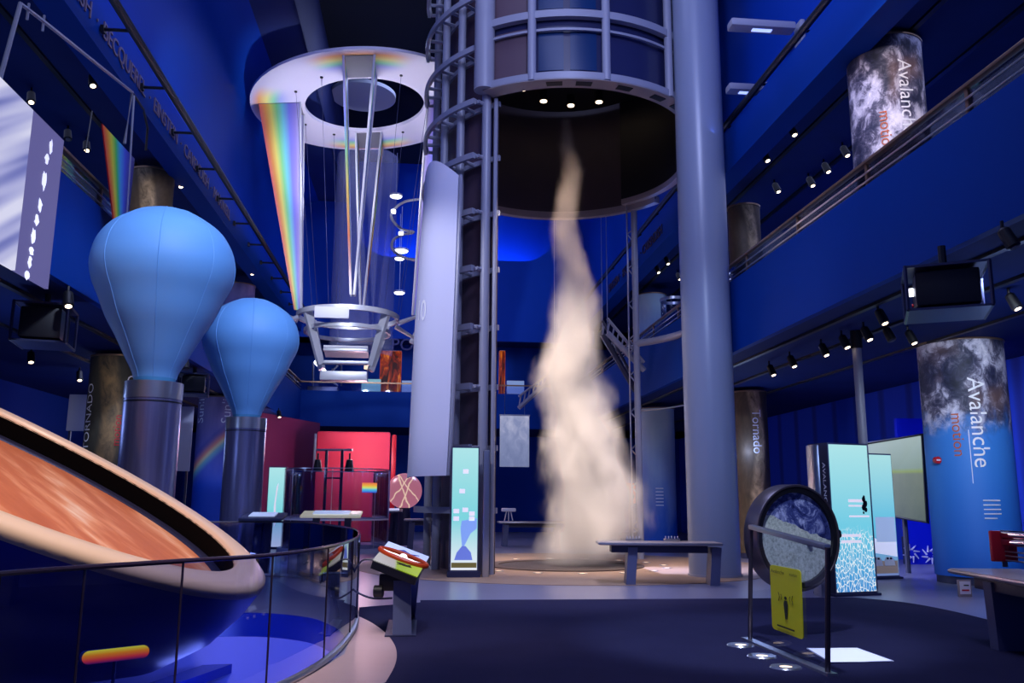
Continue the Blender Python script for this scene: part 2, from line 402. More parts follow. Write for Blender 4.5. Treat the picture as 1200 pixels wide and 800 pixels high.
def spline(pts, k=6, closed=False):
    out = []; n = len(pts); g = lambda i: V(pts[i % n]) if closed else V(pts[max(0, min(n-1, i))])
    for i in range(n if closed else n-1):
        a, b, c, d = g(i-1), g(i), g(i+1), g(i+2)
        for j in range(k):
            t = j/k; out.append(.5*((2*b)+(c-a)*t+(2*a-5*b+4*c-d)*t*t+(3*b-a-3*c+d)*t**3))
    if not closed: out.append(V(pts[-1]))
    return out
def light(kind, name, loc, energy, color, target=None, **k):
    l = bpy.data.lights.new(name, kind); l.energy = energy; l.color = color
    for a, v in k.items(): setattr(l, a, v)
    o = bpy.data.objects.new(name, l); COL.objects.link(o); o.location = loc
    if target is not None:
        o.rotation_euler = (V(target)-V(loc)).to_track_quat('-Z', 'Y').to_euler()
    return o

# ================================================================== SETTING
XL, XR, YB = -5.8, 7.0, 40.0
ZB, ZT, ZC = 4.87, 6.5, 9.6       # balcony underside, balcony parapet top, gallery ceiling
# --- floor with the pit cut out
PIT = [(-.82, 9.4), (-.87, 10.6), (-1.15, 11.6), (-1.6, 12.4), (-2.5, 12.85), (-4.2, 12.5), (-6.2, 12.6), (-7.6, 11.6), (-8, 9.5), (-7.2, 6.8), (-5.6, 5.4), (-4, 5.2), (-2.75, 5.9), (-1.95, 6.9), (-1.4, 7.6), (-1.0, 8.5)]
PITC = spline([(x, y, 0) for x, y in PIT], 5, True)
def flat_with_hole(outer, hole, z, name, m, thick=.0):
    bm = bmesh.new()
    def loop(pts):
        vs = [bm.verts.new((p[0], p[1], z)) for p in pts]
        return [bm.edges.new((vs[i], vs[(i+1) % len(vs)])) for i in range(len(vs))]
    e = loop(outer)+(loop(hole) if hole else [])
    bmesh.ops.triangle_fill(bm, edges=e, use_beauty=True, use_dissolve=False)
    for f in bm.faces:
        if f.normal.z < 0: f.normal_flip()
    me = bpy.data.meshes.new(name); bm.to_mesh(me); bm.free(); me.materials.append(m)
    o = bpy.data.objects.new(name, me); COL.objects.link(o); o['kind'] = 'structure'; LOC[o] = V((0, 0, 0)); return o
flat_with_hole([(-16, -3), (16, -3), (16, 47), (-16, 47)], PITC, 0, 'floor', M['floor'])
# carpet: photographed edge, brought onto the floor plane
cp = [V((.0, 13.9, 0)), V((.0, 14.2, 0)), V((2.4, 14.2, 0)), V((5, 14.2, 0)), V((7.2, 14.3, 0))]+spline([pz(1010, 701), pz(1060, 706), pz(1110, 715), pz(1160, 727), pz(1200, 738)], 4)
terr = spline([pz(420, 722), pz(436, 730), pz(452, 742), pz(462, 755), pz(465, 768), pz(462, 782), pz(452, 800)], 4)
cp = cp+[V((9, 8.6, 0)), V((9.5, 3, 0)), V((9, -2, 0)), V((-1.5, -2, 0)), V((-1.2, 4.5, 0)), V((-.75, 6.8, 0))]+list(reversed(terr))+[pz(421, 712)]
b = MB(); b.prism([V((p.x, p.y, .001)) for p in cp], (0, 0, .007))
struct('floor_carpet', b, M['carpet'])
tr = list(terr)+[V((-1.0, 6.6, 0)), V((-1.6, 5.2, 0)), V((-2.6, 4.4, 0)), V((-3.2, 5.3, 0))]+[V((p[0]+.02, p[1]-.02, 0)) for p in ((-2.7, 5.85), (-1.9, 6.85), (-1.35, 7.55), (-.95, 8.5), (-.78, 9.4))]
b = MB(); b.prism([V((p.x, p.y, .001)) for p in tr], (0, 0, .004)); struct('floor_terrazzo', b, M['terrazzo'])
CT = V((3.5, 21.6, 0))
b = MB(); b.lathe([(1.9, .002), (5.1, .002), (5.1, .008), (1.9, .008)], CT, 72, closed=True); struct('floor_disc', b, M['tan'])
# pit
b = MB(); n = len(PITC)
for i in range(n):
    p, q = PITC[i], PITC[(i+1) % n]; b.add([(p.x, p.y, .0), (q.x, q.y, .0), (q.x, q.y, -.32), (p.x, p.y, -.32)], [(0, 1, 2, 3)])
struct('trim_1', b, M['pitfloor'], ang=60)
b = MB()
for i in range(n):
    p, q = PITC[i], PITC[(i+1) % n]; b.add([(p.x, p.y, -.32), (q.x, q.y, -.32), (q.x, q.y, -1.0), (p.x, p.y, -1.0)], [(0, 1, 2, 3)])
struct('wall_pit', b, M['pitwall'], ang=60)
flat_with_hole([(p.x, p.y) for p in PITC], None, -1.0, 'floor_pit', M['pitfloor'])
# --- walls and ceilings
def along(prof, y0, y1, name, m, ny=1, ang=35):
    b = MB(); k = len(prof)
    b.add([(x, y, z) for y in (y0, y1) for x, z in prof], [(i, i+1, k+i+1, k+i) for i in range(k-1)])
    return struct(name, b, m, ang=ang)
def slab(x0, x1, y0, y1, z0, z1, name, m):
    b = MB(); b.box(((x0+x1)/2, (y0+y1)/2, (z0+z1)/2), (x1-x0, y1-y0, z1-z0)); return struct(name, b, m)
ZS = 15.6      # soffit height
coveL = [(-6.3, 10.25), (-6.3, 14.2)]+[(-6.3+1.0*(1-math.cos(t*math.pi/2)), 14.2+1.4*math.sin(t*math.pi/2)) for t in (.2, .4, .6, .8, 1)]
along(coveL, -2, YB, 'wall_left_cove', M['wall'], ang=80)
along([(1.2-x, z) for x, z in coveL], -2, YB, 'wall_right_cove', M['wall'], ang=80)
slab(-6.3, XL, -2, YB, ZC-.35, 10.25, 'trim_2', M['fascia'])       # lettered cornice
slab(XR, 7.5, -2, YB, ZC-.35, 10.25, 'trim_3', M['fascia'])
slab(-12, -6.0, -2, YB+5, ZC, ZC+.1, 'ceiling_gallery_left', M['dark'])
slab(7.2, 14, -2, YB+5, ZC, ZC+.1, 'ceiling_gallery_right', M['dark'])
slab(-12, XL, -2, YB+5, ZB, ZT-.5, 'floor_gallery_left', M['dark'])
slab(XR, 14, -2, YB+5, ZB, ZT-.5, 'floor_gallery_right', M['dark'])
slab(XL, XL+.14, -2, YB, ZB, ZT, 'wall_left_parapet', M['fascia'])
slab(XR-.14, XR, -2, YB, ZB, ZT, 'wall_right_parapet', M['fascia'])
slab(-12.1, -12, -2, YB+6, -.05, 10.3, 'wall_left', M['wall'])
slab(13.5, 13.6, -2, YB+6, -.05, 10.3, 'wall_right', M['pleat'])
# ceiling: soffit strips either side of a deep tray, lunette in the back wall
slab(-5.4, -4.0, -2, YB, ZS, ZS+.12, 'ceiling_soffit_left', M['soffit'])
slab(5.2, 6.6, -2, YB, ZS, ZS+.12, 'ceiling_soffit_right', M['soffit'])
slab(-4.1, -4.0, -2, YB, ZS, 18.6, 'wall_tray_left', M['soffit'])
slab(5.2, 5.3, -2, YB, ZS, 18.6, 'wall_tray_right', M['soffit'])
slab(-5.5, 7, -2, YB+4, 18.6, 18.7, 'ceiling', mat('black blue ceiling paint', (10, 14, 30), .8, spec=.1))
# back of the hall
LX0, LX1, LZ, LR = -3.5, 6.2, 12.95, 1.7
lun = [V((LX0, YB, 18.7))]+[V((LX0+LR*(1-math.cos(R(a))), YB, LZ+LR*(1-math.sin(R(a))))) for a in range(0, 91, 15)]+[V((LX1-LR*(1-math.sin(R(a))), YB, LZ+LR*(1-math.cos(R(a))))) for a in range(0, 91, 15)]+[V((LX1, YB, 18.7))]
b = MB(); b.prism([V((-6.4, YB, ZC-.6)), V((8, YB, ZC-.6)), V((8, YB, 18.7))]+lun[::-1]+[V((-6.4, YB, 18.7))], (0, .2, 0)); struct('wall_back', b, M['wall'])
slab(-6.4, 8, YB+2.3, YB+2.5, 10, 18.7, 'wall_back_recess', M['wall'])
slab(-6.4, 8, YB+.2, YB+2.3, LZ-.6, LZ-.5, 'floor_recess', M['soffit'])
slab(-6.4, 8, YB, YB+.15, ZB, ZT, 'wall_back_parapet', M['fascia'])
slab(-12, 14, YB+.15, YB+5, ZB, ZT-.5, 'floor_gallery_back', M['dark'])
slab(-12, 14, YB+.2, YB+5, ZC, ZC+.1, 'ceiling_gallery_back', M['dark'])
slab(-12, 14, YB+5, YB+5.2, -.05, 10.3, 'wall_back_gallery', M['wall'])
# ceiling track slots on the galleries and undersides
k = 0
for x0, z in ((-7.2, ZC), (-8.6, ZC), (8.2, ZC), (9.6, ZC), (-6.6, ZB), (-8.2, ZB), (7.5, ZB), (8.7, ZB), (10.4, ZB)):
    slab(x0-.05, x0+.05, 3, 40, z-.05, z, 'trim_%d' % (4+k), M['black']); k += 1
# lettering on the cornice (raised letters are part of the wall trim)
def cornice(txt, y0, X, z, size, dirn, name):
    b = MB(); b.text(txt, size, lambda p: V((X, y0+dirn*p.x, z+p.y)), .0); o = b.build(name, M['letter'])
    return o
yh = pX(102, 48, XL).y
w = max(p.x for p in textmesh('CAVENDISH', .44, 0, 'LEFT')[0])
def words(lab, pre, items, fn, size, m, loc, gap=.55):
    t = thing('cornice_lettering', lab, 'lettering', loc); x = pre
    for wd in items:
        vs = textmesh(wd, size, .012, 'LEFT')[0]; wmax = max(p.x for p in vs); x0 = x
        b = MB(); b.text(wd, size, lambda p: fn(p.x+x0, p.y, p.z), .012); b.build('letter_row', m, t); x += wmax+gap*size
        if wd != items[-1]:
            x0 = x; b = MB(); b.text('·', size, lambda p: fn(p.x+x0, p.y, p.z), .012); b.build('letter_dot', m, t); x += size*.7
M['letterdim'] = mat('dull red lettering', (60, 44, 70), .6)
words('raised capital letters naming scientists along cornice above the projection screen', yh-w, ['CAVENDISH', 'BECQUEREL', 'EINSTEIN', 'CAVENDISH', 'MAXWELL'], lambda x, y, z: V((XL+.015-z, x, 9.52+y)), .44, M['letter'], (XL, yh, 9.46))
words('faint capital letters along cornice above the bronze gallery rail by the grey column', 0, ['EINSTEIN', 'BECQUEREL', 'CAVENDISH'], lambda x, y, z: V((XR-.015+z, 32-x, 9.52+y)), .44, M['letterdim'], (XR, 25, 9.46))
b = MB(); b.text('POINCARÉ', .8, lambda p: V((pY(458, 405, YB).x+p.x, YB-.02-p.z, pY(458, 410, YB).z+p.y)), .02)
tag(b.build('wall_lettering', mat('slate lettering', (60, 66, 130), .6)), 'dim capital letters on back wall above the flame poster', 'lettering')

# ================================================================== RAILS, LIGHT PIPES
def gallery_rail(X, s, label, y0, y1):
    t = thing('gallery_rail', label, 'railing', (X, y0, ZT))
    b = MB(); b.box((X, (y0+y1)/2, 6.9), (.12, y1-y0, .05), bev=.012); b.build('top_cap', M['gold'], t)
    b = MB(); b.box((X, (y0+y1)/2, 6.69), (.015, y1-y0, .3)); b.build('glass_infill', M['glass'], t)
    for z in (6.58, 6.72):
        b = MB(); b.tube([(X+s*.04, y0, z), (X+s*.04, y1, z)], .016, 6); b.build('wire_bar', M['steel'], t)
    y = y0+.6
    while y < y1:
        b = MB(); b.box((X, y, 6.69), (.05, .07, .4), bev=.01); b.build('post', M['gold'], t); y += 2.6
    return t
gallery_rail(XR-.07, -1, 'bronze capped gallery rail above the plain blue balcony with the avalanche banner', 4, 40)
gallery_rail(XL+.07, 1, 'bronze capped gallery rail running behind the two blue balloons', 4, 40)
t = thing('gallery_rail', 'distant glass gallery rail in front of the flame poster on the back balcony', 'railing', (0, YB, ZT))
b = MB(); b.box((.8, YB+.05, 6.9), (13.2, .1, .06)); b.build('top_cap', M['gold'], t)
b = MB(); b.box((.8, YB+.05, 6.68), (13.2, .02, .34)); b.build('glass_infill', M['glass'], t)
def light_pipe(X, s, z, label):
    t = thing('light_pipe', label, 'pipe', (X, 3, z))
    b = MB(); b.tube([(X, 3, z), (X, 39, z)], .075, 10); b.build('pipe', M['blackrail'], t)
    y = 8.0
    while y < 38:
        b = MB(); b.tube([(X, y, z), (X+s*.53, y, z)], .03, 6); b.box((X+s*(.50 if s < 0 else .44), y, z), (.06, .12, .12)); b.build('bracket', M['black'], t); y += 2.15
light_pipe(-5.25, -1, 9.6, 'long black lighting pipe bracketed off wall above the balloons')
light_pipe(6.98, 1, 10.4, 'long black lighting pipe bracketed off wall beside the grey column')
# bracketed flood lights on the right cove
t0 = None
for x, y, L, lab in ((938, 34, 1.35, 'pale slab shaped floodlight behind the black pipe beside the grey column, upper of two'), (898, 106, .75, 'pale slab shaped floodlight half hidden by the grey column, lower of two')):
    p = pX(x, y, 7.45)
    t = thing('wall_floodlight', lab, 'floodlight', p, 'floodlights on the right cove')
    b = MB(); b.box(p+V((-.15-L/2, 0, 0)), (L, .3, .16), bev=.04); b.build('housing', M['grey'], t)
    b = MB(); b.box(p+V((-.02, 0, -.12)), (.1, .34, .5), bev=.03); b.build('wall_bracket', M['grey'], t)
    b = MB(); b.box(p+V((-.15-L/2, 0, -.085)), (L*.3, .1, .02)); b.build('lens', M['floodlens'], t)

# ================================================================== TRACK LIGHTS
def lamp_proto(on):
    t = thing('track_spotlight', 'x', 'spotlight', (0, 0, 0))
    b = MB(); b.tube([(0, 0, 0), (0, 0, -.12)], .02, 6); b.build('stem', M['black'], t)
    d = V((.25, -.35, -1)).normalized()
    a = V((0, 0, -.10))
    b = MB(); b.tube([a, a+d*.03, a+d*.26, a+d*.27], [.05, .075, .085, .07], 12); b.build('housing', M['black'], t)
    b = MB(); b.tube([a+d*.272, a+d*.28], .05, 12); b.build('lens', M['lampon'] if on else M['lampoff'], t)
    return t
P_on = P_off = None
ORD = ['first', 'second', 'third', 'fourth', 'fifth', 'sixth', 'seventh', 'eighth', 'ninth', 'tenth']
def lamps(px, z, desc, group, off=()):
    global P_on, P_off
    for i, (x, y) in enumerate(px):
        p = pz(x, y, z-.35); loc = V((p.x, p.y, z))
        on = i not in off
        src = P_on if on else P_off
        lab = desc % (ORD[i], 'lit' if on else 'unlit')
        if src is None:
            src = lamp_proto(on); src.location = loc; src['label'] = lab; src['group'] = group
            if on: P_on = src
            else: P_off = src
        else: dup(src, loc, lab, group)
lamps([(1016, 65), (1002, 80), (926, 160), (895, 190)], ZC, '%s %s spotlight of the front row beside the upper avalanche banner, counted towards the column', 'spotlights on the right gallery ceiling')
lamps([(1031, 150), (988, 184), (966, 203), (948, 219), (908, 226)], ZC, '%s %s spotlight of the back row over the bronze rail, counted towards the column', 'spotlights on the right gallery ceiling')
lamps([(902, 440), (926, 430), (963, 417), (987, 408), (1013, 399)], ZB, '%s %s spotlight under the balcony, counted from the grey column', 'spotlights under the right balcony')
lamps([(1030, 380), (1039, 400), (1065, 403), (1177, 292), (1184, 363)], ZB, '%s %s spotlight around the hanging projector cage, counted from the slim pole', 'spotlights under the right balcony', (1, 3))
lamps([(35, 122), (78, 165), (100, 178), (107, 103), (210, 220), (294, 322)], ZC, '%s %s spotlight on gallery ceiling above the balloons, counted from the screen', 'spotlights on the left gallery ceiling', (1,))
lamps([(35, 425), (78, 360), (92, 446), (216, 433), (326, 489)], ZB, '%s %s spotlight under the balcony over the orange dish, counted towards the smaller balloon', 'spotlights under the left balcony', (3,))
lamps([(794, 328), (780, 310), (769, 320), (741, 346)], ZC, '%s %s tiny spotlight seen past the tower ladder post, counted from the grey column', 'spotlights seen through the tower')

# ================================================================== COLUMN
pc = pz(853, 677); CX, CY = pc.x-.12, pc.y+.45
b = MB(); b.cyl((CX, CY, 0), .55, 0, 15.6, 64)
t = thing('round_column', 'tall plain grey round column in front of the vapour tower', 'column', (CX, CY, 0)); t['kind'] = 'thing'
b.build('shaft', M['column'], t)
b = MB(); b.lathe([(.552, 0), (.57, 0), (.57, .05), (.552, .05)], (CX, CY, 0), 48, closed=True); b.build('foot_ring', M['grey'], t)

# ================================================================== TOWER
def P3(a, r, z): return V((CT.x+r*math.cos(R(a)), CT.y+r*math.sin(R(a)), z))
tw = thing('vapor_tower', 'tall round grey steel tower frame enclosing the swirling vapour column', 'tower', CT)
A0, A1 = 176, 229
def arcwall(r, a0, a1, z0, z1, n=20, th=.05):
    b = MB(); b.lathe([(r, z0), (r, z1), (r-th, z1), (r-th, z0)], CT, n, a0, a1, closed=True); return b
arcwall(3.12, A0, 226, 0.0, 16).build('shell_panel', M['panel'], tw)
for a in (A0, 200, 214, 229):
    b = MB(); b.tube([P3(a, 3.38, 0), P3(a, 3.38, 16)], .11 if a > 222 else .10, 14); b.build('post', M['grey'], tw)
b = MB(); b.tube([P3(233, 3.33, 0), P3(233, 3.33, 10.9)], .05, 8); b.build('door_post', M['grey'], tw)
b = arcwall(3.2, 229.5, 232.5, 0, 10.8, 3); b.build('door_jamb', M['drumin'], tw)
for i in range(1, 12):
    z = 1.35*i
    b = MB()
    b.lathe([(3.64, z-.07), (3.72, z-.07), (3.72, z+.07), (3.60, z+.07)], CT, 24, A0-4, 227, closed=True)
    b.lathe([(3.26, z-.06), (3.26, z+.06), (3.2, z+.06), (3.2, z-.06)], CT, 24, A0-4, 234, closed=True)
    for a in range(A0-4, 229, 8): b.tube([P3(a, 3.2, z), P3(a, 3.62, z)], .045, 6)
    b.tube([P3(227, 3.62, z), P3(229, 3.4, z)], .05, 6)
    b.build('ring_walkway', M['grey'], tw)
arcwall(3.10, 226, 229, 0, 10.9, 3).build('edge_panel', M['bluepanel'], tw)
# drum: back wall, right wall, front gate
arcwall(3.38, 28, 176, 10.15, 16, 40).build('drum_back_wall', M['drumin'], tw)
b = MB(); b.lathe([(3.32, 10.05), (3.52, 10.05), (3.52, 10.25), (3.32, 10.25)], CT, 48, 28, 176, closed=True); b.build('drum_back_lip', M['lip'], tw)
arcwall(3.18, -14, 47, 10.25, 16, 30).build('drum_side_wall', mat('near black drum door', (14, 14, 26), .5), tw)
b = MB(); b.lathe([(3.12, 10.2), (3.3, 10.2), (3.3, 10.36), (3.12, 10.36)], CT, 30, -14, 47, closed=True); b.build('drum_side_lip', M['lip'], tw)
ZG = 11.0
b = arcwall(3.5, 232, 330, ZG+.1, 16, 40); b.build('front_gate_panel', mat('slate gate glazing', (40, 44, 82), .25), tw)
for a0, a1 in ((252, 261.5), (264, 274)):
    for z0 in (ZG+.3, ZG+1.85, ZG+3.4):
        b = MB(); b.lathe([(3.505, z0), (3.52, z0), (3.52, z0+1.0), (3.505, z0+1.0)], CT, 8, a0, a1, closed=True); b.build('gate_window', M['bluewin'], tw)
for z0 in (ZG+.2, ZG+1.75, ZG+3.3):
    b = MB(); b.lathe([(3.505, z0), (3.52, z0), (3.52, z0+1.2), (3.505, z0+1.2)], CT, 10, 233, 249, closed=True); b.build('gate_window', M['panel'], tw)
for z in (ZG, ZG+1.55, ZG+3.1, ZG+4.65):
    b = MB(); b.lathe([(3.56, z-.02), (3.72, z-.02), (3.72, z+.16), (3.56, z+.16)], CT, 44, 231, 332, closed=True); b.build('gate_band', M['grey'], tw)
    if z > ZG:
        b = MB(); b.lathe([(3.58, z-.32), (3.64, z-.32), (3.64, z-.26), (3.58, z-.26)], CT, 44, 233, 332, closed=True); b.build('gate_thin_band', M['grey'], tw)
b = MB(); b.lathe([(3.3, ZG-.03), (3.72, ZG-.03), (3.72, ZG), (3.3, ZG)], CT, 44, 231, 332, closed=True); b.build('gate_lip', M['lip'], tw)
for a0 in (255, 266, 282, 298, 310):
    b = MB(); b.lathe([(3.42, ZG-.045), (3.6, ZG-.045), (3.6, ZG-.03), (3.42, ZG-.03)], CT, 8, a0, a0+6, closed=True); b.build('lip_slot', M['black'], tw)
for a, r in ((231, .24), (250, .1), (277, .1), (305, .1)):
    b = MB(); b.tube([P3(a, 3.66, ZG), P3(a, 3.66, 16)], r, 16); b.build('gate_post', M['grey'], tw)
# dark drum ceiling and lamps
b = MB(); b.cyl(CT, 3.1, 13.4, 13.5, 48); b.build('drum_ceiling', M['black'], tw)
# rear right ladder post with struts and arm ring
pr = pz(751, 651); pr = V((pr.x, 24.0, 0)); pr.x = pY(751, 651, 24.0).x
b = MB(); b.tube([(pr.x, 24, 0), (pr.x, 24, 10.3)], .095, 12); b.build('ladder_post', M['grey'], tw)
b = MB(); b.tube([(pr.x-.24, 23.9, 0), (pr.x-.24, 23.9, 13)], .025, 6)
for i in range(9):
    z = .9+i*1.05
    for dz in (-.14, .14): b.tube([(pr.x-.24, 23.9, z), (pr.x-.08, 24, z+dz)], .02, 5)
b.build('ladder_wire', M['steel'], tw)
a_post = math.degrees(math.atan2(24-CT.y, pr.x-CT.x)); r_post = math.hypot(24-CT.y, pr.x-CT.x)
b = MB(); b.tube(arc(CT, r_post, a_post, -18, 6.05, 16), .1, 10); b.build('arm_ring', M['grey'], tw)
b = MB(); b.tube(arc(CT, r_post, a_post, 0, 4.1, 16), .02, 6); b.build('arm_wire', M['steel'], tw)
# lamps inside the drum
first = None
for i, ((x, y), where) in enumerate(zip(((613, 108), (637, 122), (669, 127), (702, 123)), ('end one nearest the curved white screen', 'second from the curved white screen', 'third, just above the vapour tip', 'end one nearest the grey column'))):
    p = pz(x, y, 13.0); loc = V((p.x, p.y, 13.4))
    lab = 'small bright downlight inside the drum roof, '+where
    if first is None:
        first = thing('drum_downlight', lab, 'downlight', loc, 'downlights in the drum roof')
        b = MB(); b.tube([loc, loc-V((0, 0, .3))], .12, 12); b.build('housing', M['black'], first)
        b = MB(); b.tube([loc-V((0, 0, .302)), loc-V((0, 0, .32))], .1, 12); b.build('lens', M['lampon'], first)
    else: dup(first, loc, lab)
# floor ring under the tornado
t = thing('vapor_basin', 'low dark round basin in the tan floor where the vapour rises', 'basin', CT)
b = MB(); b.lathe([(1.62, .0), (1.95, .0), (1.95, .03), (1.62, .03)], CT, 64, closed=True); b.build('rim', M['ringdark'], t)
b = MB(); b.cyl(CT, 1.62, .0, .012, 64); b.build('grille', mat('dark basin grille', (52, 44, 46), .6, bump=.4, bscale=60), t)
first = None
for i in range(16):
    a = 270+22.5*i; p = P3(a, 2.5, .008)
    if first is None:
        first = thing('floor_uplight', 'small round lit floor lamp in ring around vapour basin', 'floor lamp', p, 'floor lamps around the vapour basin')
        b = MB(); b.lathe([(.075, 0), (.11, 0), (.11, .012), (.075, .012)], p, 20, closed=True); b.build('bezel', M['steel'], first)
        b = MB(); b.lathe([(.0001, .008), (.075, .008)], p, 20); b.build('lens', M['floorlamp'], first)
    else: dup(first, p)
# --- vapour column (real volume)
TOR = [(676, 668, 85, .10), (690, 640, 112, .45), (700, 615, 108, .8), (696, 580, 98, 1), (688, 540, 88, 1), (682, 500, 82, 1), (672, 465, 76, .95), (666, 430, 70, .85), (672, 390, 60, .75), (677, 350, 52, .65), (672, 310, 40, .55), (661, 270, 34, .45), (664, 235, 28, .36), (671, 200, 28, .26), (664, 170, 22, .2), (664, 150, 14, .12)]
tz = []
for x, y, wd, dn in TOR:
    p = pY(x, y, CT.y); tz.append((max(p.z, .02), p.x-CT.x, wd/2*CT.y*1.1/F, dn))
tz[0] = (.02,)+tz[0][1:]
H = tz[-1][0]+.25
vm = bpy.data.materials.new('swirling vapour'); vm.use_nodes = True; nt = vm.node_tree
for q in list(nt.nodes):
    if q.type == 'BSDF_PRINCIPLED': nt.nodes.remove(q)
k = N(nt); s3 = k.sep(k.tc('Object')); hz = k.m('DIVIDE', s3[2], H)
rc = k.ramp(hz, [(z/H, (.5+x/4, r/2, d)) for z, x, r, d in tz], raw=True)
rs = k.sep(rc)
ax = k.m('MULTIPLY', k.m('SUBTRACT', rs[0], .5), 4); rad = k.m('MULTIPLY', rs[1], 2)
warp = k.node('TexNoise'); k.put(warp.inputs['Vector'], k.comb(k.m('MULTIPLY', s3[0], .9), k.m('MULTIPLY', s3[1], .9), k.m('MULTIPLY', s3[2], .55))); warp.inputs['Scale'].default_value = 1.3; warp.inputs['Detail'].default_value = 2
wv = k.sep(warp.outputs['Color'])
dx = k.m('ADD', k.m('SUBTRACT', s3[0], ax), k.m('MULTIPLY', k.m('MULTIPLY', k.m('SUBTRACT', wv[0], .5), rad), 1.05))
dy = k.m('ADD', s3[1], k.m('MULTIPLY', k.m('MULTIPLY', k.m('SUBTRACT', wv[1], .5), rad), 1.05))
dist = k.m('DIVIDE', k.m('SQRT', k.m('ADD', k.m('MULTIPLY', dx, dx), k.m('MULTIPLY', dy, dy))), rad)
n1 = k.noise(k.comb(k.m('MULTIPLY', s3[0], 1.6), k.m('MULTIPLY', s3[1], 1.6), k.m('MULTIPLY', s3[2], .7)), 2.0, 4, .55, .6)
core = k.mapr(k.m('ADD', dist, k.m('MULTIPLY', k.m('SUBTRACT', n1, .5), .7)), .2, 1.15, 1, 0, smooth=True)
den = k.m('MULTIPLY', k.m('MULTIPLY', core, rs[2]), 4.0)
pv = k.node('VolumePrincipled'); pv.inputs['Color'].default_value = (.97, .93, .9, 1); k.put(pv.inputs['Density'], den); pv.inputs['Anisotropy'].default_value = .1
nt.links.new(pv.outputs[0], nt.nodes['Material Output'].inputs['Volume'])
vm.cycles.volume_step_rate = .12
b = MB()
ring = []
for z, x, r, d in tz: ring.append((z, x, r*1.5+.05))
ring.append((H, ring[-1][1], .15))
vs = []; fs = []; nn = 16
for z, x, r in ring:
    vs += [(CT.x+x+r*math.cos(2*math.pi*j/nn), CT.y+r*math.sin(2*math.pi*j/nn), z+.012) for j in range(nn)]
for i in range(len(ring)-1):
    for j in range(nn): fs.append((i*nn+j, i*nn+(j+1) % nn, (i+1)*nn+(j+1) % nn, (i+1)*nn+j))
fs.append(tuple(range(nn))[::-1]); fs.append(tuple((len(ring)-1)*nn+j for j in range(nn)))
b.add(vs, fs)
o = b.build('vapor_tornado', vm, None, CT)
tag(o, 'tall swirling column of pale beige vapour rising from the floor basin into the drum', 'vapour tornado')

# curved white screen on the tower's flank
sl = [(497, 236, 19.9), (491, 310, 19.9), (485, 400, 19.9), (481, 480, 19.9), (477, 560, 19.9)]
sr = [(537, 205, 18.6), (534, 300, 18.6), (530, 400, 18.6), (527, 480, 18.6), (523, 557, 18.6)]
SL = spline([pY(*q) for q in sl], 6); SR = spline([pY(*q) for q in sr], 6)
def scr(u, v):
    i = min(len(SL)-1, max(0, int(round(v*(len(SL)-1))))); a, c = SL[i], SR[i]; p = a.lerp(c, u)
    n = V((-.75, -.66, 0)); bul = .34*math.sin(math.pi*u); p = p+n*bul
    p.z += .55*math.sin(math.pi*u)*(1-v)**6 if v < .5 else 0
    return p
t = thing('curved_screen', 'tall curved white screen hung on the flank of the steel tower', 'screen', pY(500, 560, 19.3))
b = MB(); b.grid(scr, 14, 24, thick=(.03, .05, 0)); b.build('sheet', M['screen'], t, ang=60)
b = MB(); b.tube([SR[i]+V((.06, -.0, 0)) for i in range(0, len(SR), 4)], .045, 8); b.build('edge_tube', M['grey'], t)
def on_scr(p):
    u = .34+p.x/2.4; v = .44-p.y/7.0; q = scr(max(0, min(1, u)), 0); i = v*(len(SL)-1); i0 = int(i); f = i-i0
    a = SL[i0].lerp(SL[i0+1], f); c = SR[i0].lerp(SR[i0+1], f); q = a.lerp(c, u)
    return q+V((-.75, -.66, 0))*(.34*math.sin(math.pi*u)+.02)
b = MB(); b.text('10', .62, on_scr); b.build('numeral', mat('faint white numeral', (255, 255, 255), .6, emit=(200, 200, 230), es=.12), t)

# ================================================================== HELIOSTAT RING
RC = V((-2.29, 28, 14.84)); RN = V((-.091, .106, .99)).normalized()
Q = basis(V((1, 0, 0))-RN*RN.x, V((0, 1, 0)))
if Q.col[2].dot(RN) < 0: Q = basis(V((1, 0, 0)), -V((0, 1, 0)))
RR = 3.8
HC = V((pY(408, 372, 28).x, 28, pY(408, 372, 28).z))
t = thing('prism_ring', 'huge pale hanging ring with rainbow sheen and white fins below it', 'light sculpture', RC)
def ringobj(b, name, m):
    o = b.build(name, m, None, RC); o.parent = t; o.location = (0, 0, 0); LOC[o] = RC; return o
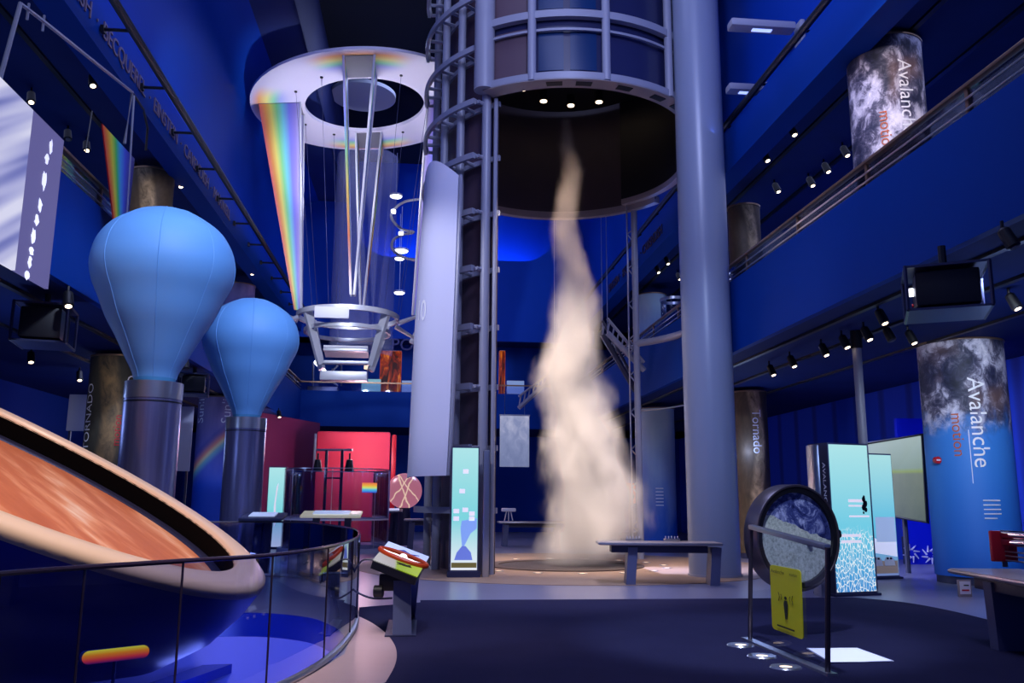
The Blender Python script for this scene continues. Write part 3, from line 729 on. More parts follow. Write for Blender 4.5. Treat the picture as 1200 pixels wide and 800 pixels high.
# ring mesh kept in its own tilted axes
b = MB(); b.lathe([(RR*.53, 0), (RR*.60, 0), (RR*.70, 0), (RR*.80, 0), (RR*.9, 0), (RR, .03), (RR, .12), (RR*.53, .12)], (0, 0, 0), 96, closed=True)
o = b.build('ring_plate', M['ringfilm']); o.parent = t; o.matrix_local = Q.to_4x4(); LOC[o] = RC
for kdir, a in enumerate((0, 90, 180, 270)):
    d = V((math.cos(R(a)), math.sin(R(a)), 0)); tn = V((-d.y, d.x, 0))
    zb = {0: pY(478, 369, 28.0).z, 90: pY(419, 362, 30).z, 180: pY(339, 363, 28).z, 270: pY(397, 345, 26).z}[a]
    for sgn in (-1, 1):
        top_o = RC+Q @ (d*RR*.92+tn*sgn*.47); top_i = RC+Q @ (d*RR*.56+tn*sgn*.47)
        bo = V((RC.x+d.x*2.03+tn.x*sgn*.05, RC.y+d.y*2.03+tn.y*sgn*.05, zb)); bi = V((RC.x+d.x*1.8+tn.x*sgn*.05, RC.y+d.y*1.8+tn.y*sgn*.05, zb))
        b = MB(); b.grid(lambda u, v: (top_o.lerp(top_i, u)).lerp(bo.lerp(bi, u), v), 8, 10, thick=tn*sgn*-.03)
        b.build('fin', M['rainfin'], t)
        b = MB(); b.tube([top_i, bi], .04, 6); b.build('fin_edge', M['white'], t)
        if kdir % 2: b = MB(); b.tube([top_o, bo], .04, 6); b.build('fin_edge', M['white'] if sgn > 0 else M['edgebow'], t)
    pz_ = RC+Q @ (d*RR*.92); b = MB()
    b.prism([RC+Q @ (d*RR*.92+tn*.47)-V((0, 0, .01)), RC+Q @ (d*RR*.56+tn*.47)-V((0, 0, .01)), RC+Q @ (d*RR*.56-tn*.47)-V((0, 0, .01)), RC+Q @ (d*RR*.92-tn*.47)-V((0, 0, .01))], (0, 0, -.02))
    b.build('slot_plate', mat('grey slot plate', (120, 118, 132), .5) if kdir == 0 else bpy.data.materials['grey slot plate'], t)
for a in (30, 60, 120, 150, 210, 240, 300, 330):
    p = RC+Q @ V((RR*.66*math.cos(R(a)), RR*.66*math.sin(R(a)), -.005)); b = MB(); b.tube([p, p-V((0, 0, .03))], .05, 8); b.build('cable_eye', M['black'], t)
    b = MB(); b.tube([p, V((RC.x+1.55*math.cos(R(a)), RC.y+1.55*math.sin(R(a)), HC.z+.06))], .006, 4); b.build('cable', M['cabledim'], t)
b = MB(); b.cyl((pY(425, 135, 33).x, 33, 0), 1.3, 17.6, 17.75, 48); b.tube([V((pY(425, 135, 33).x, 33, 17.75)), V((pY(425, 135, 33).x, 33, 18.6))], .15, 10)
tag(b.build('ceiling_disc', mat('pale ceiling disc', (170, 178, 190), .6)), 'pale round disc on dark ceiling seen through the hanging ring', 'ceiling disc')
# hub (steel carriage under the fins)
hub = thing('mirror_carriage', 'open round steel carriage with mirrors hung under the prism fins', 'mirror carriage', HC)
for z, r, w_ in ((0, 1.66, .08), (-.5, 1.4, .06)):
    b = MB(); b.lathe([(r-.09, z-w_), (r, z-w_), (r, z+w_), (r-.09, z+w_)], HC, 48, closed=True); b.build('hoop', M['hubsteel'], hub)
for a in (35, 145, 215, 325):
    d = V((math.cos(R(a)), math.sin(R(a)), 0)); b = MB()
    b.prism([HC+d*1.66+V((0, 0, .05)), HC+d*1.36+V((0, 0, .05)), HC+d*.88+V((0, 0, -1.6)), HC+d*1.05+V((0, 0, -1.7))], V((-d.y, d.x, 0))*.14); b.build('strut', M['hubsteel'], hub)
for z, wd in ((-1.15, 1.4), (-1.55, 1.75)):
    b = MB(); b.box(HC+V((0, -.35, z)), (wd, .3, .1), bev=.02); b.build('cross_bar', M['hubsteel'], hub)
b = MB(); b.box(HC+V((-.35, -1.67, -.2)), (1.05, .06, .36), bev=.02); b.build('nameplate', M['white'], hub)
b = MB(); b.box(HC+V((0, -.1, -1.15)), (1.4, .7, .08), Matrix.Rotation(R(-18), 3, 'X')); b.build('mirror', M['white'], hub)
b = MB(); b.box(HC+V((-.05, 0, -1.95)), (1.5, .5, .3), bev=.03); b.build('motor_box', M['hubsteel'], hub)
for a in (0, 180, 20, 200):
    d = V((math.cos(R(a)), math.sin(R(a)), 0)); b = MB(); p = HC+d*1.62+V((0, 0, -.15))
    b.tube([p, p+d*.7+V((0, 0, .28 if a in (0, 180) else -.35))], [.09, .05], 8)
    if a not in (0, 180): b.box(p+d*.72+V((0, 0, -.36)), (.3, .12, .4), Matrix.Rotation(R(25), 3, 'Y'), bev=.02)
    b.build('outrigger', M['hubsteel'], hub)
b = MB(); b.lathe([(1.2, 6.95), (1.2, 15)], (pY(427, 300, 33).x, 33, 0), 32, 180, 360)  # tall half cylinder of pale, partly see-through stripes
cylinder = newmat('translucent striped cylinder'); nt = cylinder[1]; k = N(nt); nt.nodes.remove(cylinder[2])
tr_ = k.node('BsdfTransparent'); df = k.node('BsdfDiffuse'); df.inputs[0].default_value = lin((150, 156, 205)); mx = k.node('MixShader')
st = k.m('ADD', .32, k.m('MULTIPLY', k.noise(k.comb(k.sep(k.tc())[0], 0, 0), 3, 2), .2)); k.put(mx.inputs[0], st); k.put(mx.inputs[1], tr_.outputs[0]); k.put(mx.inputs[2], df.outputs[0]); nt.links.new(mx.outputs[0], nt.nodes['Material Output'].inputs[0])
tag(b.build('hanging_cylinder', cylinder[0], None, (pY(427, 300, 33).x, 33, 7)), 'tall pale translucent striped cylinder hanging behind the steel mirror carriage', 'cylinder')
# spiral of tube with lamps, and bright oval reflections beyond the ring
hx = lambda x, y: pY(x, y, 30.5)
pts = spline([hx(497, 233), hx(475, 236), hx(461, 246), hx(459, 256), hx(470, 268), hx(485, 272), hx(472, 275), hx(461, 281), hx(460, 292), hx(472, 301), hx(488, 305)], 5)
t = thing('spiral_tube', 'slim blue tube coiling in the air beside the curved white screen', 'hanging tube', pts[0])
b = MB(); b.tube(pts, .05, 8); b.build('tube', M['grey'], t)
for x, y in ((461, 246), (470, 272)):
    b = MB(); p = hx(x, y); b.tube([p, p-V((0, 0, .12))], .09, 10); b.build('tube_lamp', M['lampwhite'], t)
first = None  # oval reflections built as small glowing lamps on cables
for x, y, w_, lab in ((464, 230, .26, 'topmost'), (470, 294, .3, 'second from top'), (468, 303, .2, 'third from top'), (468, 343, .22, 'lowest')):
    p = pY(x, y, 36); tt = thing('oval_reflection', 'bright white oval reflection beside the coiling tube, '+lab, 'oval reflection', p, 'oval reflections near the coiling tube')
    b = MB(); b.lathe([(.0001, -.05), (w_*.9, -.04), (w_, 0)], p, 20); b.build('reflection_disc', M['lampwhite'], tt)
    b = MB(); b.lathe([(w_, 0), (w_*1.1, 0), (w_*1.1, .08), (.0001, .1)], p, 20); b.build('housing', M['grey'], tt)  # rim only carries the oval reflection
    b = MB(); b.tube([p, V((p.x, p.y, ZS)) if False else p+V((0, 0, 2.0))], .015, 4); b.build('cable', M['cable'], tt)  # added cable, only carries the oval reflection

# ================================================================== BALLOONS
def balloon(px, ptop, pw_px, Y, ytop, bal_top, bal_w, wpx, lab, lab2):
    base = pY(px, ptop, Y); r = pw_px/2*Y*1.03/F; c = V((base.x, Y, 0)); zt = base.z
    p = thing('balloon_pedestal', lab2, 'pedestal', c)
    b = MB(); b.cyl(c, r, 0, zt-.25, 48); b.build('drum', M['pedestal'], p)
    b = MB(); b.lathe([(r*.9, zt-.25), (r*1.02, zt-.25), (r*1.02, zt), (r*.55, zt), (r*.5, zt-.05)], c, 48); b.build('steel_collar', M['steel'], p)
    b = MB(); b.lathe([(r*1.0, zt-.31), (r*1.015, zt-.31), (r*1.015, zt-.29), (r, zt-.29)], c, 48, closed=True); b.build('groove_ring', M['black'], p)
    top = pY(px+8, bal_top, Y).z; h = top-zt; R0 = wpx/2*Y*1.035/F
    prof = [(.0, 1.0), (.2, .99), (.42, .962), (.64, .912), (.8, .862), (.925, .79), (.985, .715), (1.0, .64), (.955, .56), (.85, .47), (.73, .36), (.57, .25), (.41, .13), (.31, .055), (.275, .0), (.26, -.03)]
    sm = spline([V((a, 0, bb)) for a, bb in prof], 4)
    bc = V((c.x+(.0), Y, zt))
    bl = thing('hot_air_balloon', lab, 'balloon', bc)
    b = MB(); n = 56; m = []
    b.lathe([(max(.0002, q.x*R0*1.0), q.z*h) for q in sm[:-6]], bc, n); b.build('envelope', M['balloon'], bl, ang=80)
    b = MB(); b.lathe([(q.x*R0, q.z*h) for q in sm[-7:]], bc, n); b.build('neck', M['balloonneck'], bl, ang=80)
    for i in range(8):
        b = MB(); a = R(45*i+12); b.tube([V((bc.x+q.x*R0*1.001*math.cos(a), bc.y+q.x*R0*1.001*math.sin(a), zt+q.z*h)) for q in sm[2:-6]], .006, 4); b.build('seam', M['balloon'], bl)
def brushed(k):
    s = k.sep(k.tc()); n = k.noise(k.comb(k.m('MULTIPLY', s[0], 14), k.m('MULTIPLY', s[1], 14), k.m('MULTIPLY', s[2], .6)), 1, 3)
    return k.mix(n, C((92, 92, 130)), C((150, 150, 190)))
M['pedestal'] = surf('dark brushed metal', brushed, .3, metal=.75)
balloon(181, 449, 60, 13.4, 0, 245, 0, 153, 'large sky blue hot air balloon on a steel pedestal nearer the screen', 'tall dark steel drum pedestal under the larger balloon, behind the orange dish')
balloon(289, 490, 43, 20.0, 0, 350, 0, 104, 'smaller sky blue hot air balloon standing farther back beside the prism ring', 'tall dark steel drum pedestal under the smaller farther balloon')

# ================================================================== TILTED DISH, PIT RAILING
DC = V((-4.177, 8.723, 2.099)); DN = V((.451, -.043, .891)).normalized(); DR = 3.0
QD = basis(V((1, 0, 0))-DN*DN.x, V((0, 1, 0)))
t = thing('tilting_dish', 'giant tilted dish of orange sand with beige rim and blue underside in the pit', 'dish', DC)
def dpart(b, name, m, ang=40):
    o = b.build(name, m, None, None, ang); o.parent = t; o.matrix_local = QD.to_4x4(); LOC[o] = DC; return o
b = MB(); b.lathe([(2.64, -.06), (2.645, -.015), (2.67, .0), (2.8, .012), (2.93, .0), (2.985, -.03), (3.0, -.07), (2.995, -.11)], n=128); dpart(b, 'rim', M['beige'], 70)
b = MB(); b.lathe([(2.64, -.05), (2.665, -.2), (2.68, -.31)], n=96); dpart(b, 'inner_wall', M['darkin'], 60)
b = MB(); b.lathe([(2.675, -.26), (2.64, -.27), (2.60, -.295), (2.59, -.31)], n=96); dpart(b, 'inner_track', M['darktrack'], 60)
b = MB(); b.lathe([(.0001, -.305), (.6, -.305), (1.2, -.305), (1.8, -.305), (2.6, -.305)], n=96); dpart(b, 'sand_disc', M['orangedisc'], 60)
b = MB(); b.lathe([(2.99, -.11), (2.95, -.35), (2.82, -.7), (2.55, -1.05), (2.1, -1.36), (1.45, -1.58), (.8, -1.68), (.0001, -1.7)], n=96); dpart(b, 'bowl', M['bowl'], 80)
pp = DC-DN*1.6
st = thing('dish_support', 'dark blue machine base with flat arm holding the tilted dish in the pit', 'machine base', V((pp.x, pp.y, -1)))
b = MB(); b.lathe([(.0001, -1), (1.5, -1), (1.5, -.85), (1.15, -.6), (.75, -.3), (.7, .12), (.0001, .2)], (pp.x, pp.y, 0), 48); b.build('column', M['bowl'], st)
q1, q2 = pz(328, 766, -.75), pz(258, 778, -.75)
b = MB(); b.prism([V((pp.x+.9, pp.y-.5, -.8)), V((q1.x-.25, q1.y-.5, -.8)), V((q1.x, q1.y-.15, -.8)), V((q1.x, q1.y+.15, -.8)), V((q1.x-.35, q1.y+.35, -.8)), V((pp.x+.9, pp.y+.6, -.8))], (0, 0, .12)); b.build('arm_plate', M['pitfloor'], st)
b = MB(); b.box((q1.x-.35, q1.y+.05, -.6), (.3, .3, .16), bev=.03); b.build('arm_block', M['lip'], st)
# railing
RP = [pz(x, y, 1.1) for x, y in ((-150, 686), (0, 672), (100, 664.5), (215, 657), (320, 650), (385, 640.5), (414, 632), (421, 626), (414, 619.5), (380, 614.5), (340, 611.5))]
RP += [V((-4.6, 18.3, 1.1)), V((-6.5, 17.2, 1.1))]
RS = spline(RP, 6)
t = thing('pit_railing', 'curved frameless glass railing with dark cap around the orange dish pit', 'railing', V((RP[3].x, RP[3].y, 0)))
b = MB(); b.tube([p for p in RS], .018, 8); b.build('cap', M['glassedge'], t)
b = MB(); b.tube([V((p.x, p.y, .03)) for p in RS], .035, 8); b.build('floor_shoe', M['steel'], t)
for i in range(len(RP)-1):
    seg = RS[i*6:i*6+7]; b = MB(); vs = []; fs = []
    for p in seg: vs += [(p.x, p.y, .04), (p.x, p.y, 1.09)]
    for j in range(len(seg)-1): fs.append((2*j, 2*j+2, 2*j+3, 2*j+1))
    b.add(vs, fs); b.build('glass_panel', M['railglass'], t, ang=60)
    p = seg[-1]; b = MB(); b.tube([V((p.x, p.y, .04)), V((p.x, p.y, 1.09))], .009, 6); b.build('joint_strip', M['glassedge'], t)
p = RS[6*7-1]; b = MB(); b.tube([V((p.x, p.y, 0)), V((p.x, p.y, 1.12))], .02, 8); b.build('end_post', M['chrome'], t)

# reflection on the railing glass, built as a small glowing slot
sp = pY(137, 767, 6.55)
t2 = thing('slot_reflection', 'short slot shaped reflection shading from yellow to red low on the railing glass below the dish', 'reflection', sp)
b = MB(); hw, hh = .225, .043; sd = V((.78, .62, 0)).normalized(); sn2 = V((.62, -.78, 0))
pts = [sp+sd*(hw*sx-hh*sx+hh*math.cos(R(a)))+V((0, 0, hh*math.sin(R(a)))) for sx, rng in ((1, range(-90, 91, 15)), (-1, range(90, 271, 15))) for a in rng]
b.prism(pts, sn2*-.02); b.build('lens', M['slot'], t2)  # glowing face stands in for the reflection
pts2 = [sp-sn2*.02+(q-sp)*1.06 for q in pts]; b = MB(); b.prism(pts2, sn2*-.02); b.build('housing', M['pitfloor'], t2)  # added backing for the reflection
b = MB(); b.tube([V((sp.x, sp.y, .03))-sn2*.03, sp-sn2*.03-V((0, 0, .04))], .012, 6); b.build('stand', M['pitfloor'], t2)  # backing and post only carry the glowing reflection

# ================================================================== LEFT SIDE: SCREEN, BANNERS
SX = -5.55
c4 = [pX(0, 97, SX), pX(75, 165, SX), pX(50, 335, SX), pX(0, 313, SX)]
y1 = c4[1].y; zt_, zb_ = c4[1].z, c4[2].z; y0 = y1-5.0; STRIP = 1-(y1-pX(45, 140, SX).y)/5.0
t = thing('projection_screen', 'big bright projection screen with white flakes hung on the balcony front', 'screen', (SX, (y0+y1)/2, zb_))
b = MB(); b.grid(lambda u, v: (SX, y0+(y1-y0)*u, zb_+(zt_-zb_)*v), 1, 1, thick=(-.05, 0, 0)); b.build('picture_sheet', M['proj'], t)
rng = random.Random(3)
for (x, y, w_, h_) in ((60, 172, 3.2, 14), (55, 187, 4, 10), (52, 212, 4, 17), (47, 241, 4, 13), (43, 258, 4, 11), (39, 277, 4.2, 15), (37, 294, 4, 9), (35, 306, 3.6, 11), (32, 322, 4, 9)):
    p = pX(x, y, SX+.012); sy = w_/2*.026; sz = h_/2*.0155; b = MB()
    b.add([(p.x, p.y+sy*math.cos(R(a))*1.2*(1+.45*rng.uniform(-1, 1)), p.z+sz*math.sin(R(a))*(1+.25*rng.uniform(-1, 1))) for a in range(0, 360, 30)], [tuple(range(12))])
    b.build('white_flake', mat('white flake light', (240, 240, 255), .6, emit=(226, 226, 250), es=.9) if 'white flake light' not in bpy.data.materials else bpy.data.materials['white flake light'], t)
# its thin frame above
t = thing('hanging_pipework', 'thin grey pipework hanging above the bright projection screen', 'frame', pX(90, 50, -5.7))
fr = [pX(0, 92, -5.65), pX(24, 4, -5.65), pX(60, 32, -5.65), pX(155, 108, -5.65), pX(146, 168, -5.65)]
b = MB(); b.tube(fr, .03, 6); b.build('pipe', M['grey'], t)
b = MB(); b.tube([pX(155, 108, -5.65), pX(168, 128, -5.8), pX(173, 150, -5.9), pX(171, 176, -6.0)], .025, 6); b.build('bent_pipe', M['black'], t)
for x, y in ((34, 4), (52, 18)):
    p = pX(x, y, -5.65); b = MB(); b.tube([p, p+V((0, 0, -.25))], .02, 5); b.build('clamp', M['grey'], t)
b = MB(); b.tube([pX(108, 130, -5.65), pX(100, 178, -5.65)], .012, 5); b.build('cable', M['black'], t)
# rainbow banner
BX = -5.45
tl, trr, bl_, br_ = pX(120, 145, BX), pX(158, 186, BX), pX(136, 282, BX), pX(147, 290, BX)
t = thing('rainbow_banner', 'narrow tapering banner in vertical rainbow stripes hung above the larger balloon', 'banner', tl)
b = MB(); b.grid(lambda u, v: tl.lerp(trr, u).lerp(bl_.lerp(br_, u), v), 10, 10, thick=(-.02, 0, 0)); b.build('film', M['banner'], t)
b = MB(); b.tube([pX(157, 112, BX), pX(146, 290, BX)], .02, 6); b.build('hanging_bar', M['grey'], t)
# printed columns
def printed(px, X=None, Y=None, r=.5, z0=0, z1=4.8, m='twist1', lab='', cap=None, c=None):
    c = c or V((X, Y, 0))
    t = thing('graphic_column', lab, 'graphic column', (c.x, c.y, z0))
    b = MB(); b.lathe([(r, z0+.15), (r, z1)], c, 48); b.build('printed_wrap', M[m], t, ang=80)
    b = MB(); b.lathe([(.0001, z0), (r*.96, z0), (r*.96, z0+.15), (r, z0+.15)], c, 48); b.build('plinth', M['navy'], t)
    b = MB(); b.lathe([(r-.0, z1-.02), (r+.02, z1-.02), (r+.02, z1+.02), (.0001, z1+.02)], c, 48); b.build('top_hoop', M[cap or 'gold'], t)
    return t, c
def wraptext(t, c, r, txt, size, ang0, z, m, down=True, name='lettering', off=.012):
    # text reads downwards, wrapped round the column; ang0 is the direction the baseline faces
    b = MB()
    b.text(txt, size, lambda p: V((c.x+(r+off)*math.cos(R(ang0)+(p.y/r)), c.y+(r+off)*math.sin(R(ang0)+(p.y/r)), z-p.x)) if down else V((c.x+(r+off)*math.cos(R(ang0)+(p.y/-r)), c.y+(r+off)*math.sin(R(ang0)+(p.y/-r)), z+p.x)))
    b.build(name, M[m], t)
def face(c): return math.degrees(math.atan2(-c.y, -c.x))
GZ = ZT-.5
# upper and lower avalanche columns
cu = V((7.98, 13.45, 0)); t, c = printed(0, r=.62, z0=GZ, z1=ZC-.1, m='avaup', lab='avalanche picture column behind the bronze gallery rail, up on the gallery', c=cu)
wraptext(t, c, .62, 'Avalanche', .34, face(c)+20, 9.0, 'white_ink'); wraptext(t, c, .62, 'motion', .26, face(c)-12, 8.1, 'orange_ink')
cl = pz(1172, 686); cl = V((cl.x, cl.y+.6, 0)); RA = .82
t, c = printed(0, r=RA, z0=0, z1=ZB-.02, m='avalow', lab='big floor standing avalanche picture column with blue lower half beside the bench', c=cl)
wraptext(t, c, RA, 'Avalanche', .44, face(c)+6, 4.05, 'white_ink'); wraptext(t, c, RA, 'motion', .3, face(c)-18, 3.35, 'orange_ink')
b = MB(); a = face(c)+2; b.tube([V((c.x+(RA+.01)*math.cos(R(a)), c.y+(RA+.01)*math.sin(R(a)), z)) for z in (3.0, 1.95)], .008, 4); b.build('rule_line', M['white_ink'], t)
for i in range(5):
    a0, a1 = face(c)+12, face(c)+34-(6 if i == 4 else 0); z = 1.62-.085*i; b = MB()
    pts = [V((c.x+(RA+.012)*math.cos(R(a0+(a1-a0)*j/6)), c.y+(RA+.012)*math.sin(R(a0+(a1-a0)*j/6)), z)) for j in range(7)]
    b.tube(pts, .012, 4); b.build('caption_line', M['white_ink'], t)
# left columns
c = V((-6.75, pX(178, 220, -6.75).y, 0)); t, c = printed(0, r=.5, z0=GZ, z1=ZC-.25, m='twist2', lab='storm picture column on the gallery just behind the larger balloon', c=c)
c = V((-6.75, pX(281, 330, -6.75).y, 0)); t, c = printed(0, r=.55, z0=GZ, z1=ZC-.5, m='bow', lab='rainbow picture column on the gallery between the two balloons', c=c)
c = pY(134, 500, 20.6); c = V((c.x, 20.6, 0)); t, c = printed(0, r=.62, z0=0, z1=4.75, m='twist1', lab='dark storm picture column under the balcony behind the orange dish', c=c)
wraptext(t, c, .62, 'TORNADO', .3, face(c)-52, 2.6, 'white_ink', False); wraptext(t, c, .62, 'motion', .24, face(c)+12, 2.7, 'red', False); wraptext(t, c, .62, 'TORNADO', .3, face(c)+36, 2.8, 'white_ink', False)
c = pY(252, 560, 28.5); c = V((c.x, 28.5, 0)); t, c = printed(0, r=.66, z0=0, z1=4.75, m='bow', lab='rainbow picture column standing between the two balloon pedestals', c=c)
wraptext(t, c, .66, 'Sunlight', .42, face(c)-45, 3.9, 'white_ink', False); wraptext(t, c, .66, 'Sunlight', .42, face(c)+30, 3.9, 'white_ink', False)
# right, beyond the column
c = pY(872, 262, 20.5); c = V((c.x, 20.5, 0)); t, c = printed(0, r=.4, z0=GZ, z1=9.0, m='twist2', lab='tan storm picture column on the gallery peeking past the grey column', c=c)
c = pY(880, 520, 24.5); c = V((c.x, 24.5, 0)); t, c = printed(0, r=.5, z0=0, z1=4.75, m='twist2', lab='tan storm picture column on the floor peeking past the grey column', c=c)
wraptext(t, c, .5, 'Tornado', .36, face(c)+8, 4.2, 'white_ink')
c = pY(764, 370, 31); c = V((max(c.x, 7.9), 31, 0)); t, c = printed(0, r=.55, z0=GZ, z1=9.2, m='aqua', lab='aqua sky picture column on the gallery beyond the tower ladder post', c=c)
c = pY(771, 560, 29); c = V((c.x, 29, 0)); t, c = printed(0, r=.6, z0=0, z1=4.7, m='aqua', lab='blue picture column on the floor between ladder post and grey column', c=c)
for i in range(6):
    b = MB(); a0 = face(c)-8; z = 2.0-.11*i; b.tube([V((c.x+.612*math.cos(R(a0+aa)), c.y+.612*math.sin(R(a0+aa)), z)) for aa in (0, 8, 16, 24)], .014, 4); b.build('caption_line', M['white_ink'], t)
# glass case on the gallery
p = pX(790, 372, 7.6); p.z = GZ
t = thing('display_case', 'round glass case with steel hoop on the gallery beside the aqua column', 'display case', p)
b = MB(); b.lathe([(.4, 0), (.4, 1.7)], p, 32); b.build('glass_wall', M['glass'], t)
b = MB(); b.lathe([(.38, 1.68), (.43, 1.68), (.43, 1.76), (.38, 1.76)], p, 32, closed=True); b.build('hoop', M['steel'], t)
b = MB(); b.lathe([(.0001, 0), (.42, 0), (.42, .4), (.0001, .4)], p, 32); b.build('base', M['navy'], t)
# grey panels under the left balcony
for i, (x0, y0_, x1_, y1_, Y, lab) in enumerate(((82, 462, 105, 505, 23.5, 'pale grey standing panel beside the dark storm column'), (205, 476, 222, 552, 25, 'pale grey standing panel between larger pedestal and rainbow column'))):
    a = pY(x0, y0_, Y); bb = pY(x1_, y1_, Y); t = thing('standing_panel', lab, 'panel', ((a.x+bb.x)/2, Y, 0))
    b = MB(); b.box(((a.x+bb.x)/2, Y, (a.z+bb.z)/2), (bb.x-a.x, .08, a.z-bb.z), bev=.015); b.build('board', M['greypanel'], t)
    for x in (a.x+.08, bb.x-.08):
        b = MB(); b.box((x, Y+.02, bb.z/2), (.06, .06, bb.z)); b.build('leg', M['navy'], t)
# hanging projector cages
def cage(c, w, d, h, ztop, lab, lens, rot=0):
    t = thing('projector_cage', lab, 'projector', c); q = Matrix.Rotation(R(rot), 3, 'Z'); c = V(c)
    b = MB(); b.box(c+q @ V((.0, 0, .0)), (w*.78, d*.86, h*.8), q, bev=.03); b.build('projector_body', M['black'], t)
    for sx in (-1, 1):
        b = MB()
        for sy in (-1, 1): b.tube([c+q @ V((sx*w/2, sy*d/2, -h/2)), c+q @ V((sx*w/2, sy*d/2, h/2))], .025, 5)
        for sz in (-1, 1): b.tube([c+q @ V((sx*w/2, -d/2, sz*h/2)), c+q @ V((sx*w/2, d/2, sz*h/2))], .025, 5)
        b.build('side_frame', M['navycage'], t)
    b = MB(); b.box(c+q @ V((0, 0, -h/2)), (w, d, .03), q); b.build('tray', M['navycage'], t)
    b = MB(); b.box(c+q @ V((0, 0, h/2)), (w, d, .03), q); b.build('lid', M['navycage'], t)
    b = MB(); b.tube([c+V((0, 0, h/2)), V((c.x, c.y, ztop))], .05, 8); b.build('hanging_pole', M['black'], t)
    if lens:
        for off, r, m in ((V((-.03, -.02, .0)), .055, 'lampwhite'), ):
            p = c+q @ V((-w*.40, -d*.1, .02)); b = MB(); b.tube([p, p+q @ V((-.05, 0, 0))], r, 12); b.build('lens', M[m], t)
        p = c+q @ V((-w*.40, .08, -.12)); b = MB(); b.tube([p, p+q @ V((-.02, 0, 0))], .025, 8); b.build('indicator', M['red'], t)
M['navycage'] = mat('dark cage steel', (44, 50, 86), .4)
cage((-6.25, 14.6, 4.33), .78, .9, .62, ZB, 'black hanging projector cage under balcony above the orange dish rim', False, 12)
cage((-5.9, 22.6, 4.42), .7, .8, .5, ZB, 'black hanging projector cage between the two balloon pedestals', False, 12)
p = pz(1108, 345, 4.22); cage((p.x, p.y, 4.24), .95, .9, .56, ZB, 'large black projector cage with lit lens above the avalanche column', True, -28)

# ================================================================== KIOSKS
def lightbox(bl, br, h, m, lab, depth=.3, side='kiosk', lean=0, foot=.04):
    bl, br = V(bl), V(br); x = (br-bl).normalized(); n = V((x.y, -x.x, 0)); w = (br-bl).length; back = -n*depth
    t = thing('lightbox_kiosk', lab, 'kiosk', (bl+br)/2)
    up_ = V((0, 0, h))
    b = MB(); b.prism([bl+V((0, 0, foot)), br+V((0, 0, foot)), br+back+V((0, 0, foot)), bl+back+V((0, 0, foot))], up_); b.build('cabinet', M[side], t)
    ins = .02
    b = MB(); b.grid(lambda u, v: bl+x*(ins+(w-2*ins)*u)+n*.012+V((0, 0, foot+.03+(h-.06)*v)), 1, 1, thick=n*-.008); b.build('backlit_print', M[m], t)
    b = MB(); b.prism([bl+n*.05-x*.05, br+n*.05+x*.05, br+back+x*.05, bl+back-x*.05], (0, 0, foot)); b.build('plinth', M['navy'], t)
    return t, (lambda u, v, o=.016: bl+x*w*u+n*o+V((0, 0, foot+h*v)))
bl = pz(980, 699); br = pz(1028, 697); h = pY(973, 521, bl.y).z
t, at = lightbox(bl, V((br.x, br.y, 0)), h, 'cyan1', 'tall cyan backlit kiosk with white frost cracks behind the ring stand', .5)
b = MB(); b.box(bl+V((-.22, .12, h/2)), (.1, .3, h), bev=.02); b.build('steel_post', M['steel'], t)
b = MB(); b.text('AVALANCHE', .15, lambda p: at(-.2, 1, .02)+V((p.y*.5, -.05, -.35-p.x))); b.build('side_lettering', M['white_ink'], t)
for v_, w_, h_ in ((.60, .38, .02), (.50, .5, .012), (.57, .45, .012), (.27+.1, .5, .018), (.27+.06, .5, .018)):
    b = MB(); u0 = .42 if v_ > .45 else .18; q = [at(u0, v_), at(u0+w_, v_), at(u0+w_, v_+h_), at(u0, v_+h_)]; b.add(q, [(0, 1, 2, 3)]); b.build('print_line', mat('pale print line', (225, 225, 240), .5, emit=(230, 222, 235), es=.8) if 'pale print line' not in bpy.data.materials else bpy.data.materials['pale print line'], t)
b = MB()
for du, dv, r_ in ((.80, .62, .04), (.83, .59, .05), (.79, .565, .045), (.84, .55, .035), (.81, .635, .025), (.78, .53, .02), (.86, .60, .02)):
    q = at(du, dv, .02); x_ = (br-bl).normalized(); b.add([q+x_*(r_*math.cos(R(a)))+V((0, 0, r_*1.3*math.sin(R(a)))) for a in range(0, 360, 45)], [tuple(range(8))])
b.build('climber_figure', M['black'], t)
q = at(.12, .40, .02); b = MB(); b.add([q+x_*(.07*math.cos(R(a)))+V((0, 0, .05*math.sin(R(a)))) for a in range(0, 360, 30)], [tuple(range(12))]); b.build('print_dot', M['black'], t)
bl2, br2 = pz(1020, 679), pz(1056, 678); h = pY(1030, 533, bl2.y).z
t, at = lightbox(bl2, V((br2.x, br2.y+.05, 0)), h, 'cyan2', 'slimmer cyan backlit kiosk with parked white vans, standing behind the frost kiosk', .4)
for name, pts_, m_ in (('photo_inset', [(.28, .28), (.95, .28), (.95, .48), (.28, .48)], (150, 170, 205)), ('snow_cloud', [(.05, .2), (.95, .16), (.95, .33), (.6, .36), (.3, .3), (.05, .34)], (205, 210, 235)), ('road', [(.05, .03), (.95, .03), (.95, .13), (.05, .13)], (110, 100, 100))):
    b = MB(); b.add([at(u, v, .016+.002*len(name) / 10) for u, v in pts_], [tuple(range(len(pts_)))]); b.build(name, mat('print '+name, m_, .5, emit=m_, es=.7), t)
